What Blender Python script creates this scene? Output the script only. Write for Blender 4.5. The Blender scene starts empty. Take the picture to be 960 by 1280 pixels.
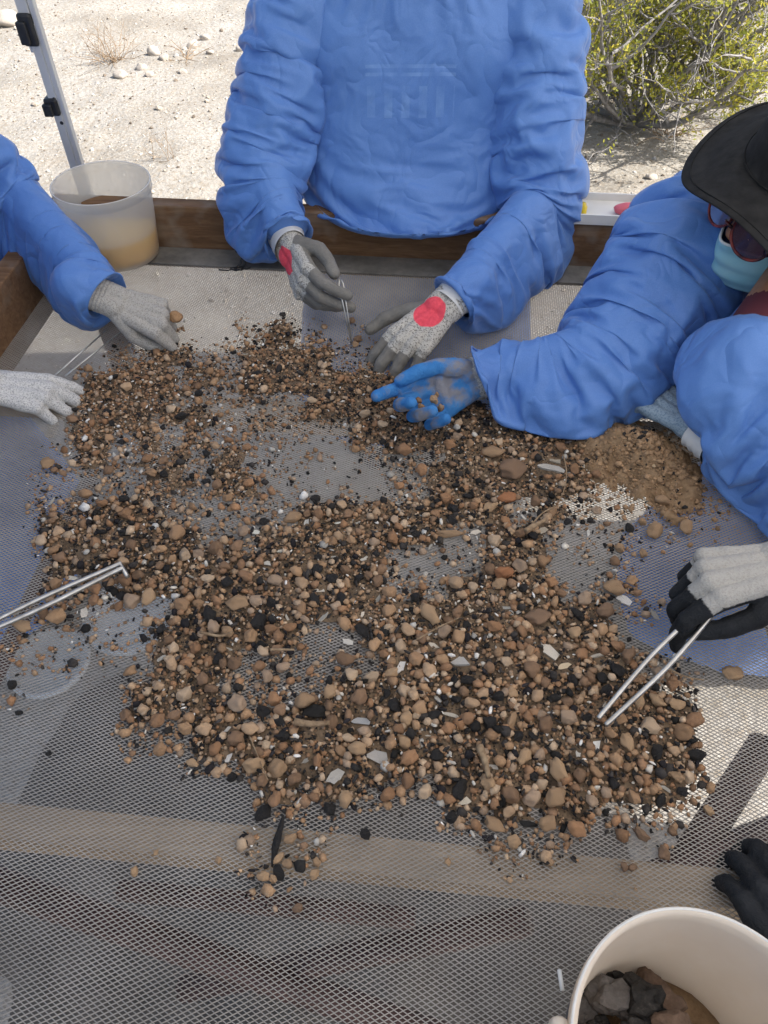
import bpy, bmesh, math, random
import numpy as np
from mathutils import Vector, Matrix
R = math.radians
random.seed(7); rng = np.random.default_rng(7)
sc = bpy.context.scene
COL = sc.collection

# ------------------------------------------------------------------ camera, sky, sun, exposure
CAM = np.array([0.0, 0.0, 1.70]); PITCH = R(48.8); F = 924.0
cam_d = bpy.data.cameras.new('camera'); cam = bpy.data.objects.new('camera', cam_d); COL.objects.link(cam)
cam.location = CAM; cam.rotation_euler = (R(90) - PITCH, 0, 0)
cam_d.sensor_fit = 'VERTICAL'; cam_d.sensor_height = 36; cam_d.lens = 26
cam_d.clip_start = 0.02; cam_d.clip_end = 2000
sc.camera = cam

SUN_EL, SUN_AZ = R(45), R(-12)          # azimuth measured from +x towards +y
w = bpy.data.worlds.new('World'); sc.world = w; w.use_nodes = True
nt = w.node_tree; bg = nt.nodes['Background']
sky = nt.nodes.new('ShaderNodeTexSky'); sky.sky_type = 'NISHITA'; sky.sun_disc = False
sky.sun_elevation = SUN_EL; sky.sun_rotation = R(90) - SUN_AZ
sky.air_density = 1.0; sky.dust_density = 3.0; sky.ozone_density = 1.0
nt.links.new(sky.outputs[0], bg.inputs[0]); bg.inputs[1].default_value = 0.11
sd = bpy.data.lights.new('sun', 'SUN'); sd.energy = 4.2; sd.angle = R(0.6); sd.color = (1.0, 0.965, 0.915)
sun = bpy.data.objects.new('sun', sd); COL.objects.link(sun)
sdir = Vector((math.cos(SUN_EL) * math.cos(SUN_AZ), math.cos(SUN_EL) * math.sin(SUN_AZ), math.sin(SUN_EL)))
sun.rotation_euler = sdir.to_track_quat('Z', 'Y').to_euler(); sun.location = sdir * 20
sc.view_settings.view_transform = 'Standard'; sc.view_settings.look = 'None'
sc.view_settings.gamma = 1; sc.view_settings.exposure = 1.15
sc.view_settings.use_curve_mapping = False

# ------------------------------------------------------------------ measuring helpers (photo pixel -> place)
cp, sp = math.cos(PITCH), math.sin(PITCH)
def ray(px, py):
    u = (px - 480) / F; v = (py - 640) / F
    return np.array([u, cp - v * sp, -(sp + v * cp)])
def at(px, py, z):
    r = ray(px, py); return CAM + r * ((z - CAM[2]) / r[2])
def atY(px, py, Y):
    r = ray(px, py); return CAM + r * (Y / r[1])
def pix(P):
    P = np.asarray(P, float); d = P - CAM
    dep = d[..., 1] * cp - d[..., 2] * sp
    return 480 + F * d[..., 0] / dep, 640 + F * (-(d[..., 2] * cp + d[..., 1] * sp)) / dep
TYAW = R(5.0); TC = np.array([math.cos(TYAW), -math.sin(TYAW), 0]); TD = np.array([math.sin(TYAW), math.cos(TYAW), 0])
MZ = 0.85                                   # height of the mesh screen
A0, A1, B0, B1 = -0.812, 0.72, -0.15, 1.4735
def tab(a, b, z): return TC * a + TD * b + np.array([0, 0, z])

# ------------------------------------------------------------------ object helpers
def tag(o, label=None, cat=None, group=None, kind=None):
    if label: o['label'] = label
    if cat: o['category'] = cat
    if group: o['group'] = group
    if kind: o['kind'] = kind
    return o
def link(name, me, mat=None, parent=None):
    o = bpy.data.objects.new(name, me); COL.objects.link(o)
    if mat is not None and me is not None:
        me.materials.clear(); me.materials.append(mat)
    if parent is not None:
        o.parent = parent
        top = parent
        off = Vector((0, 0, 0))
        if parent.type == 'EMPTY': o.matrix_parent_inverse = Matrix.LocRotScale(parent.location, parent.rotation_euler, None).inverted()
    return o
def empty(name, loc):
    o = bpy.data.objects.new(name, None); COL.objects.link(o); o.location = Vector(loc); o.empty_display_size = .1
    return o
def mesh_np(name, V, Fc, smooth=True, cols=None):
    """Fc: (n,k) int array, all faces with k corners"""
    V = np.asarray(V, np.float32); Fc = np.asarray(Fc, np.int32)
    me = bpy.data.meshes.new(name); n, k = Fc.shape
    me.vertices.add(len(V)); me.vertices.foreach_set('co', V.ravel())
    me.loops.add(n * k); me.loops.foreach_set('vertex_index', Fc.ravel())
    me.polygons.add(n); me.polygons.foreach_set('loop_start', np.arange(0, n * k, k, dtype=np.int32))
    me.polygons.foreach_set('loop_total', np.full(n, k, np.int32))
    me.polygons.foreach_set('use_smooth', np.full(n, smooth, bool))
    me.update(calc_edges=True)
    if cols is not None: set_col(me, 'Col', cols)
    return me
def set_col(me, name, cols):
    at_ = me.attributes.new(name, 'FLOAT_COLOR', 'POINT')
    c = np.ones((len(cols), 4), np.float32); c[:, :3] = cols
    at_.data.foreach_set('color', c.ravel())
class MB:
    def __init__(s): s.v = []; s.f = []
    def add(s, V, Fs):
        o = len(s.v); s.v.extend([tuple(map(float, p)) for p in V]); s.f.extend([tuple(int(i) + o for i in f) for f in Fs])
    def box(s, c, ax, ay, az, bev=0.0):
        """c centre, ax ay az half-extent vectors; bevelled by chamfering all edges"""
        c, ax, ay, az = map(np.asarray, (c, ax, ay, az))
        if bev <= 0:
            V = [c + i * ax + j * ay + k * az for i in (-1, 1) for j in (-1, 1) for k in (-1, 1)]
            s.add(V, [(0, 1, 3, 2), (4, 6, 7, 5), (0, 4, 5, 1), (2, 3, 7, 6), (0, 2, 6, 4), (1, 5, 7, 3)]); return
        bm = bmesh.new(); bmesh.ops.create_cube(bm, size=2)
        L = [np.linalg.norm(a) for a in (ax, ay, az)]; U = [a / l for a, l in zip((ax, ay, az), L)]
        for v in bm.verts: v.co = Vector((v.co.x * L[0], v.co.y * L[1], v.co.z * L[2]))
        bmesh.ops.bevel(bm, geom=bm.edges[:], offset=bev, segments=2, affect='EDGES', profile=.5)
        bm.verts.index_update()
        s.add([c + U[0] * v.co.x + U[1] * v.co.y + U[2] * v.co.z for v in bm.verts], [[v.index for v in f.verts] for f in bm.faces]); bm.free()
    def tube(s, pts, rad, n=10, cap=True):
        V, Fs = tube_np(pts, rad, n, cap); s.add(V, Fs)
    def mesh(s, name, smooth=False):
        me = bpy.data.meshes.new(name); me.from_pydata(s.v, [], s.f); me.update()
        if smooth: me.polygons.foreach_set('use_smooth', [True] * len(me.polygons))
        return me
    def build(s, name, mat, parent=None, smooth=False): return link(name, s.mesh(name, smooth), mat, parent)
def nrm(v): v = np.asarray(v, float); return v / max(np.linalg.norm(v), 1e-9)
def frames(pts):
    pts = np.asarray(pts, float); n = len(pts); T = np.zeros_like(pts)
    T[1:-1] = pts[2:] - pts[:-2]; T[0] = pts[1] - pts[0]; T[-1] = pts[-1] - pts[-2]
    T /= np.linalg.norm(T, axis=1)[:, None] + 1e-12
    up = np.array([0, 0, 1.]) if abs(T[0][2]) < .9 else np.array([1., 0, 0])
    N = np.zeros_like(pts); N[0] = nrm(up - T[0] * T[0].dot(up))
    for i in range(1, n): N[i] = nrm(N[i - 1] - T[i] * T[i].dot(N[i - 1]))
    return T, N, np.cross(T, N)
def tube_np(pts, rad, n=10, cap=True):
    pts = np.asarray(pts, float); m = len(pts); rad = np.broadcast_to(np.asarray(rad, float), (m,))
    T, N, B = frames(pts); a = np.linspace(0, 2 * np.pi, n, endpoint=False)
    V = pts[:, None] + rad[:, None, None] * (np.cos(a)[None, :, None] * N[:, None] + np.sin(a)[None, :, None] * B[:, None])
    V = V.reshape(-1, 3); Fs = [(i * n + j, i * n + (j + 1) % n, (i + 1) * n + (j + 1) % n, (i + 1) * n + j) for i in range(m - 1) for j in range(n)]
    if cap: Fs += [tuple(range(n))[::-1], tuple((m - 1) * n + j for j in range(n))]
    return V, Fs
def spline(pts, m):
    """Catmull-Rom through rows of pts, m samples"""
    P = np.asarray(pts, float); P = np.vstack([2 * P[0] - P[1], P, 2 * P[-1] - P[-2]]); n = len(P) - 3
    t = np.linspace(0, n - 1e-6, m); i = t.astype(int); f = (t - i)[:, None]
    a, b, c, d = P[i], P[i + 1], P[i + 2], P[i + 3]
    return .5 * ((2 * b) + (c - a) * f + (2 * a - 5 * b + 4 * c - d) * f ** 2 + (3 * b - a - 3 * c + d) * f ** 3)
def lathe(profile, n=48):
    """profile rows (r, z) -> verts, quads"""
    pr = np.asarray(profile, float); a = np.linspace(0, 2 * np.pi, n, endpoint=False); m = len(pr)
    V = np.stack([pr[:, 0:1] * np.cos(a), pr[:, 0:1] * np.sin(a), np.repeat(pr[:, 1:2], n, 1)], -1).reshape(-1, 3)
    Fs = np.array([(i * n + j, i * n + (j + 1) % n, (i + 1) * n + (j + 1) % n, (i + 1) * n + j) for i in range(m - 1) for j in range(n)])
    return V, Fs
# value noise on numpy points
_perm = rng.permutation(512)
def vnoise(P, s=1.0, seed=0):
    P = np.asarray(P, float) * s + seed * 17.31; i = np.floor(P).astype(int); f = P - i; f = f * f * (3 - 2 * f)
    def h(x, y, z): return _perm[(_perm[(_perm[x % 512] + y) % 512] + z) % 512] / 511.
    r = 0
    for dx in (0, 1):
        for dy in (0, 1):
            for dz in (0, 1):
                wt = (f[..., 0] if dx else 1 - f[..., 0]) * (f[..., 1] if dy else 1 - f[..., 1]) * (f[..., 2] if dz else 1 - f[..., 2])
                r = r + wt * h(i[..., 0] + dx, i[..., 1] + dy, i[..., 2] + dz)
    return r * 2 - 1
def fbm(P, s, o=3, seed=0): return sum(vnoise(P, s * 2 ** k, seed + k) / 2 ** k for k in range(o))

# ------------------------------------------------------------------ materials
class N:
    def __init__(s, name, rough=.7, metal=0.0, spec=.5):
        s.m = bpy.data.materials.new(name); s.m.use_nodes = True; s.t = s.m.node_tree; s.b = s.t.nodes['Principled BSDF']
        s.b.inputs['Roughness'].default_value = rough; s.b.inputs['Metallic'].default_value = metal
        s.b.inputs['Specular IOR Level'].default_value = spec
        s._co = None
    def n(s, typ, **kw):
        nd = s.t.nodes.new(typ)
        for k, v in kw.items(): setattr(nd, k, v)
        return nd
    def l(s, a, b): s.t.links.new(a, b)
    def co(s, scale=(1, 1, 1), gen='Object'):
        tc = s.n('ShaderNodeTexCoord'); mp = s.n('ShaderNodeMapping'); mp.inputs['Scale'].default_value = scale
        s.l(tc.outputs[gen], mp.inputs[0]); return mp.outputs[0]
    def noise(s, scale, detail=4, rough=.55, co=None, dist=0):
        t = s.n('ShaderNodeTexNoise'); t.inputs['Scale'].default_value = scale; t.inputs['Detail'].default_value = detail
        t.inputs['Roughness'].default_value = rough; t.inputs['Distortion'].default_value = dist
        s.l(co if co is not None else s.co(), t.inputs['Vector']); return t.outputs['Fac']
    def vor(s, scale, co=None, feature='F1', out='Distance'):
        t = s.n('ShaderNodeTexVoronoi'); t.feature = feature; t.inputs['Scale'].default_value = scale
        s.l(co if co is not None else s.co(), t.inputs['Vector']); return t.outputs[out]
    def ramp(s, fac, stops):
        r = s.n('ShaderNodeValToRGB'); e = r.color_ramp.elements
        while len(e) > 1: e.remove(e[-1])
        for k, (p, c) in enumerate(stops):
            c = c if hasattr(c, '__len__') else (c, c, c)
            x = e[0] if k == 0 else e.new(p)
            x.position = p; x.color = (*c, 1)
        s.l(fac, r.inputs[0]); return r.outputs[0]
    def mix(s, fac, a, b, typ='MIX'):
        m = s.n('ShaderNodeMix', data_type='RGBA', blend_type=typ)
        for sock, v in ((m.inputs[0], fac), (m.inputs[6], a), (m.inputs[7], b)):
            if hasattr(v, 'is_output'): s.l(v, sock)
            elif hasattr(v, '__len__'): sock.default_value = (*v, 1)
            else: sock.default_value = v
        return m.outputs[2]
    def math(s, op, a, b=0.0):
        m = s.n('ShaderNodeMath', operation=op)
        for k, v in ((0, a), (1, b)):
            if hasattr(v, 'is_output'): s.l(v, m.inputs[k])
            else: m.inputs[k].default_value = v
        return m.outputs[0]
    def attr(s, name, out='Color'): a = s.n('ShaderNodeAttribute'); a.attribute_name = name; return a.outputs[out]
    def col(s, v):
        if hasattr(v, 'is_output'): s.l(v, s.b.inputs['Base Color'])
        else: s.b.inputs['Base Color'].default_value = (*v, 1)
        return s
    def rough(s, v): s.l(v, s.b.inputs['Roughness']); return s
    def bump(s, h, strength=.3, dist=.002):
        b = s.n('ShaderNodeBump'); b.inputs['Strength'].default_value = strength; b.inputs['Distance'].default_value = dist
        s.l(h, b.inputs['Height'])
        prev = s.b.inputs['Normal'].links
        if prev: s.l(prev[0].from_socket, b.inputs['Normal'])
        s.l(b.outputs[0], s.b.inputs['Normal']); return s
M = {}
# dusty pale desert ground
g = N('desert_ground', .95, spec=.2)
c = g.ramp(g.noise(1.3, 6, .6), [(.3, (.24, .215, .18)), (.48, (.345, .32, .28)), (.72, (.42, .395, .355))])
c = g.mix(g.ramp(g.noise(38, 5, .7), [(.36, 0.75), (.55, 0)]), c, (.25, .205, .15))
c = g.mix(g.ramp(g.vor(55), [(.1, .7), (.28, 0)]), c, (.49, .465, .42))
g.col(c).bump(g.noise(24, 8, .7), .55, .03).bump(g.vor(48), .3, .010); M['ground'] = g.m
# galvanised, dusty expanded metal
g = N('galvanised_mesh', .62, .18)
g.col(g.ramp(g.noise(9, 4, .6), [(.3, (.25, .232, .21)), (.7, (.385, .36, .33))])); M['mesh'] = g.m
g = N('dusty_sheet_metal', .6, .3)
g.col(g.ramp(g.noise(14, 6, .7), [(.3, (.13, .125, .115)), (.55, (.24, .23, .21)), (.75, (.37, .34, .295))])).bump(g.noise(120, 3), .2, .001); M['ledge'] = g.m
def wood(name, dark, mid, light, scale=(4, 60, 60)):
    g = N(name, .72, spec=.3); co = g.co(scale)
    n1 = g.noise(1.0, 5, .65, co, .8); n2 = g.noise(2.6, 6, .7, g.co((scale[0] * .5, scale[1] * .35, scale[2] * .35)), 2.0)
    c = g.mix(.5, g.ramp(n1, [(.3, dark), (.52, mid), (.72, light)]), g.ramp(n2, [(.32, dark), (.5, mid), (.66, light)]))
    c = g.mix(g.ramp(g.noise(11, 3), [(.55, 0), (.7, .5)]), c, (.30, .26, .21))
    g.col(c).bump(n1, .4, .002); return g.m
M['wood'] = wood('weathered_plank', (.085, .045, .022), (.17, .092, .045), (.27, .16, .085))
M['beam'] = wood('pale_beam', (.26, .20, .14), (.36, .28, .20), (.45, .37, .28))
g = N('maroon_steel', .5, .3); g.col(g.ramp(g.noise(30, 4), [(.3, (.045, .022, .022)), (.7, (.10, .05, .05))])); M['maroon'] = g.m
g = N('painted_aluminium', .42, .25); g.col(g.ramp(g.noise(8, 3), [(.3, (.55, .55, .54)), (.7, (.68, .68, .67))])); M['alu'] = g.m
g = N('black_plastic', .45); g.col(g.ramp(g.noise(60, 3), [(.3, (.012, .012, .013)), (.7, (.03, .03, .03))])); M['black'] = g.m
g = N('canopy_cloth', .9, spec=.1); g.col((.82, .82, .8)).bump(g.noise(30, 3), .2, .004)
tr = g.n('ShaderNodeBsdfTranslucent'); tr.inputs[0].default_value = (.9, .88, .85, 1)
mx = g.n('ShaderNodeMixShader'); mx.inputs[0].default_value = .45
g.l(g.b.outputs[0], mx.inputs[1]); g.l(tr.outputs[0], mx.inputs[2]); g.l(mx.outputs[0], g.t.nodes['Material Output'].inputs[0]); M['canopy'] = g.m
# stones
def stone_mat(name, src):
    g = N(name, .93, spec=.25)
    base = g.attr('Col') if src == 'attr' else g.n('ShaderNodeObjectInfo').outputs['Color']
    gco = g.co()
    c = g.mix(.55, base, g.ramp(g.noise(260, 4, .7, gco), [(.3, .30), (.52, .62), (.75, 1.0)]), 'MULTIPLY')
    c = g.mix(.35, c, g.ramp(g.noise(90, 3, .6, gco), [(.3, (.5, .45, .42)), (.7, (1, 1, 1))]), 'MULTIPLY')
    c = g.mix(1.0, c, (1.55, 1.55, 1.55), 'MULTIPLY')
    g.col(c).bump(g.noise(420, 5, .7, gco), .55, .0016); return g.m
M['stone_s'] = stone_mat('gravel_stone', 'attr'); M['stone'] = stone_mat('pebble_stone', 'obj')
g = N('charred_wood', .75, spec=.4)
g.col(g.ramp(g.noise(160, 5, .7), [(.35, (.009, .008, .008)), (.6, (.028, .025, .023)), (.8, (.12, .11, .10))])).bump(g.noise(300, 5, .7), .8, .002); M['char'] = g.m
g = N('bleached_bone', .7, spec=.35)
g.col(g.mix(.8, g.n('ShaderNodeObjectInfo').outputs['Color'], g.ramp(g.noise(130, 5, .7), [(.32, (.38, .35, .31)), (.5, (.8, .78, .74)), (.7, (1, 1, 1))]), 'MULTIPLY')).bump(g.noise(260, 4, .7), .6, .0015); M['bone'] = g.m
g = N('dry_twig', .85); g.col(g.ramp(g.noise(120, 4), [(.3, (.16, .10, .055)), (.7, (.36, .26, .16))])).bump(g.noise(200, 3), .4, .001); M['twig'] = g.m
g = N('sifted_soil', .97, spec=.15)
c = g.ramp(g.noise(30, 6, .7), [(.3, (.075, .056, .042)), (.46, (.16, .115, .078)), (.62, (.26, .185, .12)), (.8, (.34, .25, .17))])
g.col(g.mix(g.ramp(g.vor(240), [(.2, .7), (.42, 0)]), c, (.028, .025, .023))).bump(g.noise(260, 5, .75), 1.0, .004); M['soil'] = g.m
g = N('fine_tan_soil', .97, spec=.12)
g.col(g.ramp(g.noise(60, 7, .75), [(.28, (.19, .125, .072)), (.5, (.31, .205, .12)), (.72, (.40, .275, .165))])).bump(g.noise(220, 6, .75), .9, .004); M['mound'] = g.m
g = N('painted_shade_heap', .97, spec=.15)  # dark colour stands in for the deep shade under the table
g.col(g.ramp(g.noise(14, 6, .7), [(.3, (.085, .075, .064)), (.5, (.13, .115, .098)), (.72, (.18, .16, .135))])).bump(g.noise(90, 5, .7), .8, .006); M['shade_heap'] = g.m
# gown cloth
def gown_mat(name, chest=False):
    g = N(name, .5, spec=.36)
    gco = g.co()
    c = g.ramp(g.noise(3.2, 3, .5, gco), [(.3, (.078, .190, .51)), (.7, (.105, .235, .57))])
    c = g.mix(g.ramp(g.noise(600, 2, .5, gco), [(.4, .0), (.65, .14)]), c, (.22, .38, .74))
    if chest:                                                          # pale shirt print that shows through the thin cloth
        sx = g.n('ShaderNodeSeparateXYZ'); g.l(gco, sx.inputs[0]); X_, Y_, Z_ = sx.outputs
        def win(v, a, b): return g.math('MULTIPLY', g.math('GREATER_THAN', v, a), g.math('LESS_THAN', v, b))
        inx = g.math('MULTIPLY', win(X_, -.035, .135), g.math('LESS_THAN', Y_, 1.62))
        bands = g.math('ADD', win(Z_, 1.207, 1.213), win(Z_, 1.194, 1.200))
        cols_ = g.math('MULTIPLY', win(Z_, 1.125, 1.178), g.math('GREATER_THAN', g.math('SINE', g.math('MULTIPLY', X_, 190.0)), .1))
        c = g.mix(g.math('MULTIPLY', g.math('MULTIPLY', g.math('ADD', bands, cols_), inx), g.ramp(g.noise(26, 3, .6, gco), [(.35, .04), (.65, .26)])), c, (.30, .50, .82))
    g.col(c)
    g.b.inputs['Sheen Weight'].default_value = .12; g.b.inputs['Sheen Roughness'].default_value = .4
    rn = g.math('ABSOLUTE', g.math('SUBTRACT', g.noise(13, 2, .5, gco, .5), .5))
    g.bump(rn, .5, .034).bump(g.noise(34, 3, .5, gco, 1.2), .14, .005).bump(g.noise(900, 2, .5, gco), .12, .0006)
    return g.m
M['gown'] = gown_mat('blue_gown_cloth'); M['gown_print'] = gown_mat('blue_gown_cloth_over_print', True)
g = N('white_knit_cuff', .9); g.col((.72, .71, .69)).bump(g.noise(320, 2), .4, .001); M['cuff'] = g.m
def glove(name, knit_a, knit_b, coat_a, coat_b, red=(.62, .05, .08), speck=340, dirt=None):
    g = N(name, .8, spec=.25); co = g.co()
    k = g.ramp(g.noise(speck, 2, .8, co), [(.40, knit_b), (.50, knit_a)])
    ct = g.ramp(g.noise(26, 5, .65, co), [(.3, coat_a), (.7, coat_b)])
    if dirt: ct = g.mix(g.ramp(g.noise(20, 4, .6, co), [(.48, 0), (.62, .85)]), ct, dirt)
    sep = g.n('ShaderNodeSeparateColor'); g.l(g.attr('Mask'), sep.inputs[0])
    fac = g.ramp(g.math('ADD', sep.outputs[0], g.math('MULTIPLY', g.math('SUBTRACT', g.noise(150, 3, .6, co), .5), .5)), [(.42, 0), (.58, 1)])
    c = g.mix(fac, k, ct)
    rd = g.mix(g.noise(160, 3, .6, co), red, [min(1, x * 1.5 + .05) for x in red])
    c = g.mix(g.ramp(sep.outputs[1], [(.4, 0), (.6, 1)]), c, rd)
    g.col(c).bump(g.vor(520, co), .5, .0012).bump(g.noise(70, 3, .6, co, 1.0), .65, .003)
    M[name] = g.m
glove('grey_dipped_glove', (.52, .50, .46), (.19, .18, .165), (.165, .157, .142), (.225, .213, .195))
glove('dusty_grey_glove', (.42, .40, .37), (.27, .255, .235), (.26, .245, .225), (.33, .315, .29), speck=420)
glove('speckled_white_glove', (.60, .59, .58), (.30, .30, .30), (.44, .43, .41), (.52, .51, .49), speck=460)
glove('blue_dipped_glove', (.50, .52, .53), (.22, .25, .28), (.03, .16, .43), (.06, .23, .53), dirt=(.24, .22, .21))
glove('pale_blue_glove', (.34, .43, .50), (.20, .28, .36), (.25, .37, .47), (.22, .34, .45))
glove('black_dipped_glove', (.40, .385, .36), (.34, .325, .30), (.009, .010, .012), (.024, .026, .03))
g = N('translucent_pail', .4, spec=.4); g.b.inputs['Subsurface Weight'].default_value = .0
g.col(g.ramp(g.noise(5, 4), [(.3, (.78, .70, .60)), (.7, (.84, .78, .69))]))
tr = g.n('ShaderNodeBsdfTranslucent'); tr.inputs[0].default_value = (.86, .82, .74, 1)
mx = g.n('ShaderNodeMixShader'); mx.inputs[0].default_value = .62
g.l(g.b.outputs[0], mx.inputs[1]); g.l(tr.outputs[0], mx.inputs[2]); g.l(mx.outputs[0], g.t.nodes['Material Output'].inputs[0]); tp = g.n('ShaderNodeBsdfTransparent'); m2 = g.n('ShaderNodeMixShader'); m2.inputs[0].default_value = .50
g.l(mx.outputs[0], m2.inputs[1]); g.l(tp.outputs[0], m2.inputs[2]); g.l(m2.outputs[0], g.t.nodes['Material Output'].inputs[0]); M['pail'] = g.m
g = N('cream_pail', .4, spec=.4); g.col(g.ramp(g.noise(9, 5, .65), [(.3, (.78, .69, .59)), (.6, (.84, .77, .68)), (.75, (.88, .83, .76))]))
tr = g.n('ShaderNodeBsdfTranslucent'); tr.inputs[0].default_value = (.9, .78, .64, 1); mx = g.n('ShaderNodeMixShader'); mx.inputs[0].default_value = .35
g.l(g.b.outputs[0], mx.inputs[1]); g.l(tr.outputs[0], mx.inputs[2]); g.l(mx.outputs[0], g.t.nodes['Material Output'].inputs[0]); M['pail_cream'] = g.m
g = N('amber_water', .4); g.col((1.0, .58, .02)); tr = g.n('ShaderNodeBsdfTranslucent'); tr.inputs[0].default_value = (1.0, .62, .04, 1); mx = g.n('ShaderNodeMixShader'); mx.inputs[0].default_value = .12
g.l(g.b.outputs[0], mx.inputs[1]); g.l(tr.outputs[0], mx.inputs[2]); g.l(mx.outputs[0], g.t.nodes['Material Output'].inputs[0]); M['amber'] = g.m
g = N('steel', .3, .85); g.col(g.ramp(g.noise(60, 3), [(.3, (.42, .40, .37)), (.7, (.62, .61, .58))])); M['steel'] = g.m
g = N('black_hat_cloth', .92, spec=.2); co = g.co()
g.col(g.ramp(g.noise(45, 5, .6, co), [(.3, (.012, .012, .013)), (.7, (.027, .027, .028))])).bump(g.noise(900, 2, .5, co), .3, .0006).bump(g.noise(22, 4, .6, co, 1), .35, .006); M['hat'] = g.m
g = N('skin', .5, spec=.4); g.col(g.ramp(g.noise(60, 4), [(.3, (.30, .135, .07)), (.7, (.38, .185, .10))])); M['skin'] = g.m
g = N('mask_cloth', .75); co = g.co(); g.col(g.ramp(g.noise(20, 3, .5, co), [(.3, (.25, .55, .66)), (.7, (.36, .64, .73))])).bump(g.noise(500, 2, .5, co), .2, .0006); M['mask'] = g.m
g = N('mask_lining', .8); g.col((.72, .76, .78)); M['lining'] = g.m
g = N('tinted_lens', .08, spec=.6); g.col((.07, .04, .075)); g.b.inputs['Transmission Weight'].default_value = .35; M['lens'] = g.m
g = N('tortoise_frame', .25); g.col(g.ramp(g.noise(40, 3), [(.4, (.03, .008, .012)), (.65, (.26, .03, .02))])); M['frame'] = g.m
g = N('maroon_shirt', .9); g.col((.09, .015, .025)); M['maroon_cloth'] = g.m
g = N('dark_trousers', .9); g.col(g.ramp(g.noise(30, 4), [(.3, (.02, .022, .03)), (.7, (.045, .048, .06))])); M['trousers'] = g.m
g = N('yellow_plastic', .4); g.col((.75, .55, .03)); M['yellow'] = g.m
g = N('pink_plastic', .5); g.col((.65, .13, .17)); M['pink'] = g.m
g = N('white_plastic', .5); g.col(g.ramp(g.noise(12, 3), [(.3, (.68, .66, .60)), (.7, (.78, .76, .72))])); M['white'] = g.m
g = N('grey_lid', .5); g.col(g.ramp(g.noise(14, 3), [(.3, (.60, .59, .57)), (.7, (.72, .71, .69))])); M['lid'] = g.m
g = N('shrub_bark', .9, spec=.2); g.col(g.ramp(g.noise(40, 5, .7), [(.3, (.16, .15, .14)), (.55, (.28, .265, .255)), (.75, (.40, .38, .37))])).bump(g.noise(90, 4), .6, .004); M['bark'] = g.m
g = N('shrub_leaf', .6, spec=.3); geo = g.n('ShaderNodeNewGeometry')
g.col(g.ramp(geo.outputs['Random Per Island'], [(0, (.18, .21, .04)), (.4, (.33, .34, .055)), (.75, (.46, .43, .065)), (1, (.60, .50, .07))]))
tr = g.n('ShaderNodeBsdfTranslucent'); g.l(g.b.inputs['Base Color'].links[0].from_socket, tr.inputs[0]); mx = g.n('ShaderNodeMixShader'); mx.inputs[0].default_value = .45
g.l(g.b.outputs[0], mx.inputs[1]); g.l(tr.outputs[0], mx.inputs[2]); g.l(mx.outputs[0], g.t.nodes['Material Output'].inputs[0]); M['leaf'] = g.m

# ------------------------------------------------------------------ ground
def ground():
    s = np.concatenate([-np.geomspace(.06, 900, 60)[::-1], [0], np.geomspace(.06, 900, 60)])
    xs = np.unique(np.concatenate([s, np.linspace(-5, 5, 160)])); ys = np.unique(np.concatenate([s, np.linspace(1.8, 9, 150)]))
    X, Y = np.meshgrid(xs, ys); P = np.stack([X, Y, 0 * X], -1)
    amp = np.clip((Y - 2.4) / 1.2, 0, 1) * np.clip((14 - np.abs(Y)) / 6, 0, 1)
    Z = amp * (.035 * fbm(P, .8, 2, 3) + .014 * fbm(P, 4.5, 3, 5))
    P[..., 2] = Z - .04 * amp
    n, m = X.shape; idx = np.arange(n * m).reshape(n, m)
    Fs = np.stack([idx[:-1, :-1], idx[:-1, 1:], idx[1:, 1:], idx[1:, :-1]], -1).reshape(-1, 4)
    o = link('ground', mesh_np('ground', P.reshape(-1, 3), Fs), M['ground']); o['kind'] = 'structure'
ground()

# added dark heap that paints the deep shade below the screen onto the ground
def shade_heap():
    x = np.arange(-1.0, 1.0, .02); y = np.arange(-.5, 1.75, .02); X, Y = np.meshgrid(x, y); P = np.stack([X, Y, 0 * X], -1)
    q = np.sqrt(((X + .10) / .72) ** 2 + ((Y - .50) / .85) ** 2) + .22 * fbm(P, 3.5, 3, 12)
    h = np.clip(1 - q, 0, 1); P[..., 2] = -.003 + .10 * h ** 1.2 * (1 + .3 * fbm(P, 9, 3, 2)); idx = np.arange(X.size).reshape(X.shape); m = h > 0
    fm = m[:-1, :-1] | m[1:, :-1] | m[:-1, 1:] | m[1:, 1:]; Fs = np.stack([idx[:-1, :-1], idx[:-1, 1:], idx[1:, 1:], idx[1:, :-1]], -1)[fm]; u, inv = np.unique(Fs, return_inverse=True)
    tag(link('painted_shade_heap', mesh_np('painted_shade_heap', P.reshape(-1, 3)[u], inv.reshape(-1, 4)), M['shade_heap']), 'added low dark heap painting the shade on the ground under the screen', 'soil', kind='stuff')
shade_heap()
# ------------------------------------------------------------------ rock templates
def ico(sub):
    bm = bmesh.new(); bmesh.ops.create_icosphere(bm, subdivisions=sub, radius=1); bm.verts.index_update()
    V = np.array([v.co[:] for v in bm.verts]); Fs = np.array([[v.index for v in f.verts] for f in bm.faces]); bm.free(); return V, Fs
def rock(seed, sub, cuts=7, flat=.75, jag=.12):
    r = np.random.default_rng(seed); V, Fs = ico(sub); V = V.copy()
    for _ in range(cuts):
        d = nrm(r.normal(size=3)); h = r.uniform(.58, .88); p = V @ d; V -= np.outer(np.clip(p - h, 0, None) * .85, d)
    V *= (1 + jag * fbm(V, 1.9, 3, seed % 40))[:, None]
    V *= np.array([1, r.uniform(.68, .95), r.uniform(flat - .15, flat + .1)])
    return V / np.abs(V).max(), Fs
SM = [rock(100 + k, 1, 10, .7, .28) for k in range(16)]         # 80 triangles... used for small stones
TINY = [rock(300 + k, 1 if k < 2 else 1, 4, .7, .25) for k in range(8)]
V0, F0 = ico(1)
TINY = []
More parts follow.
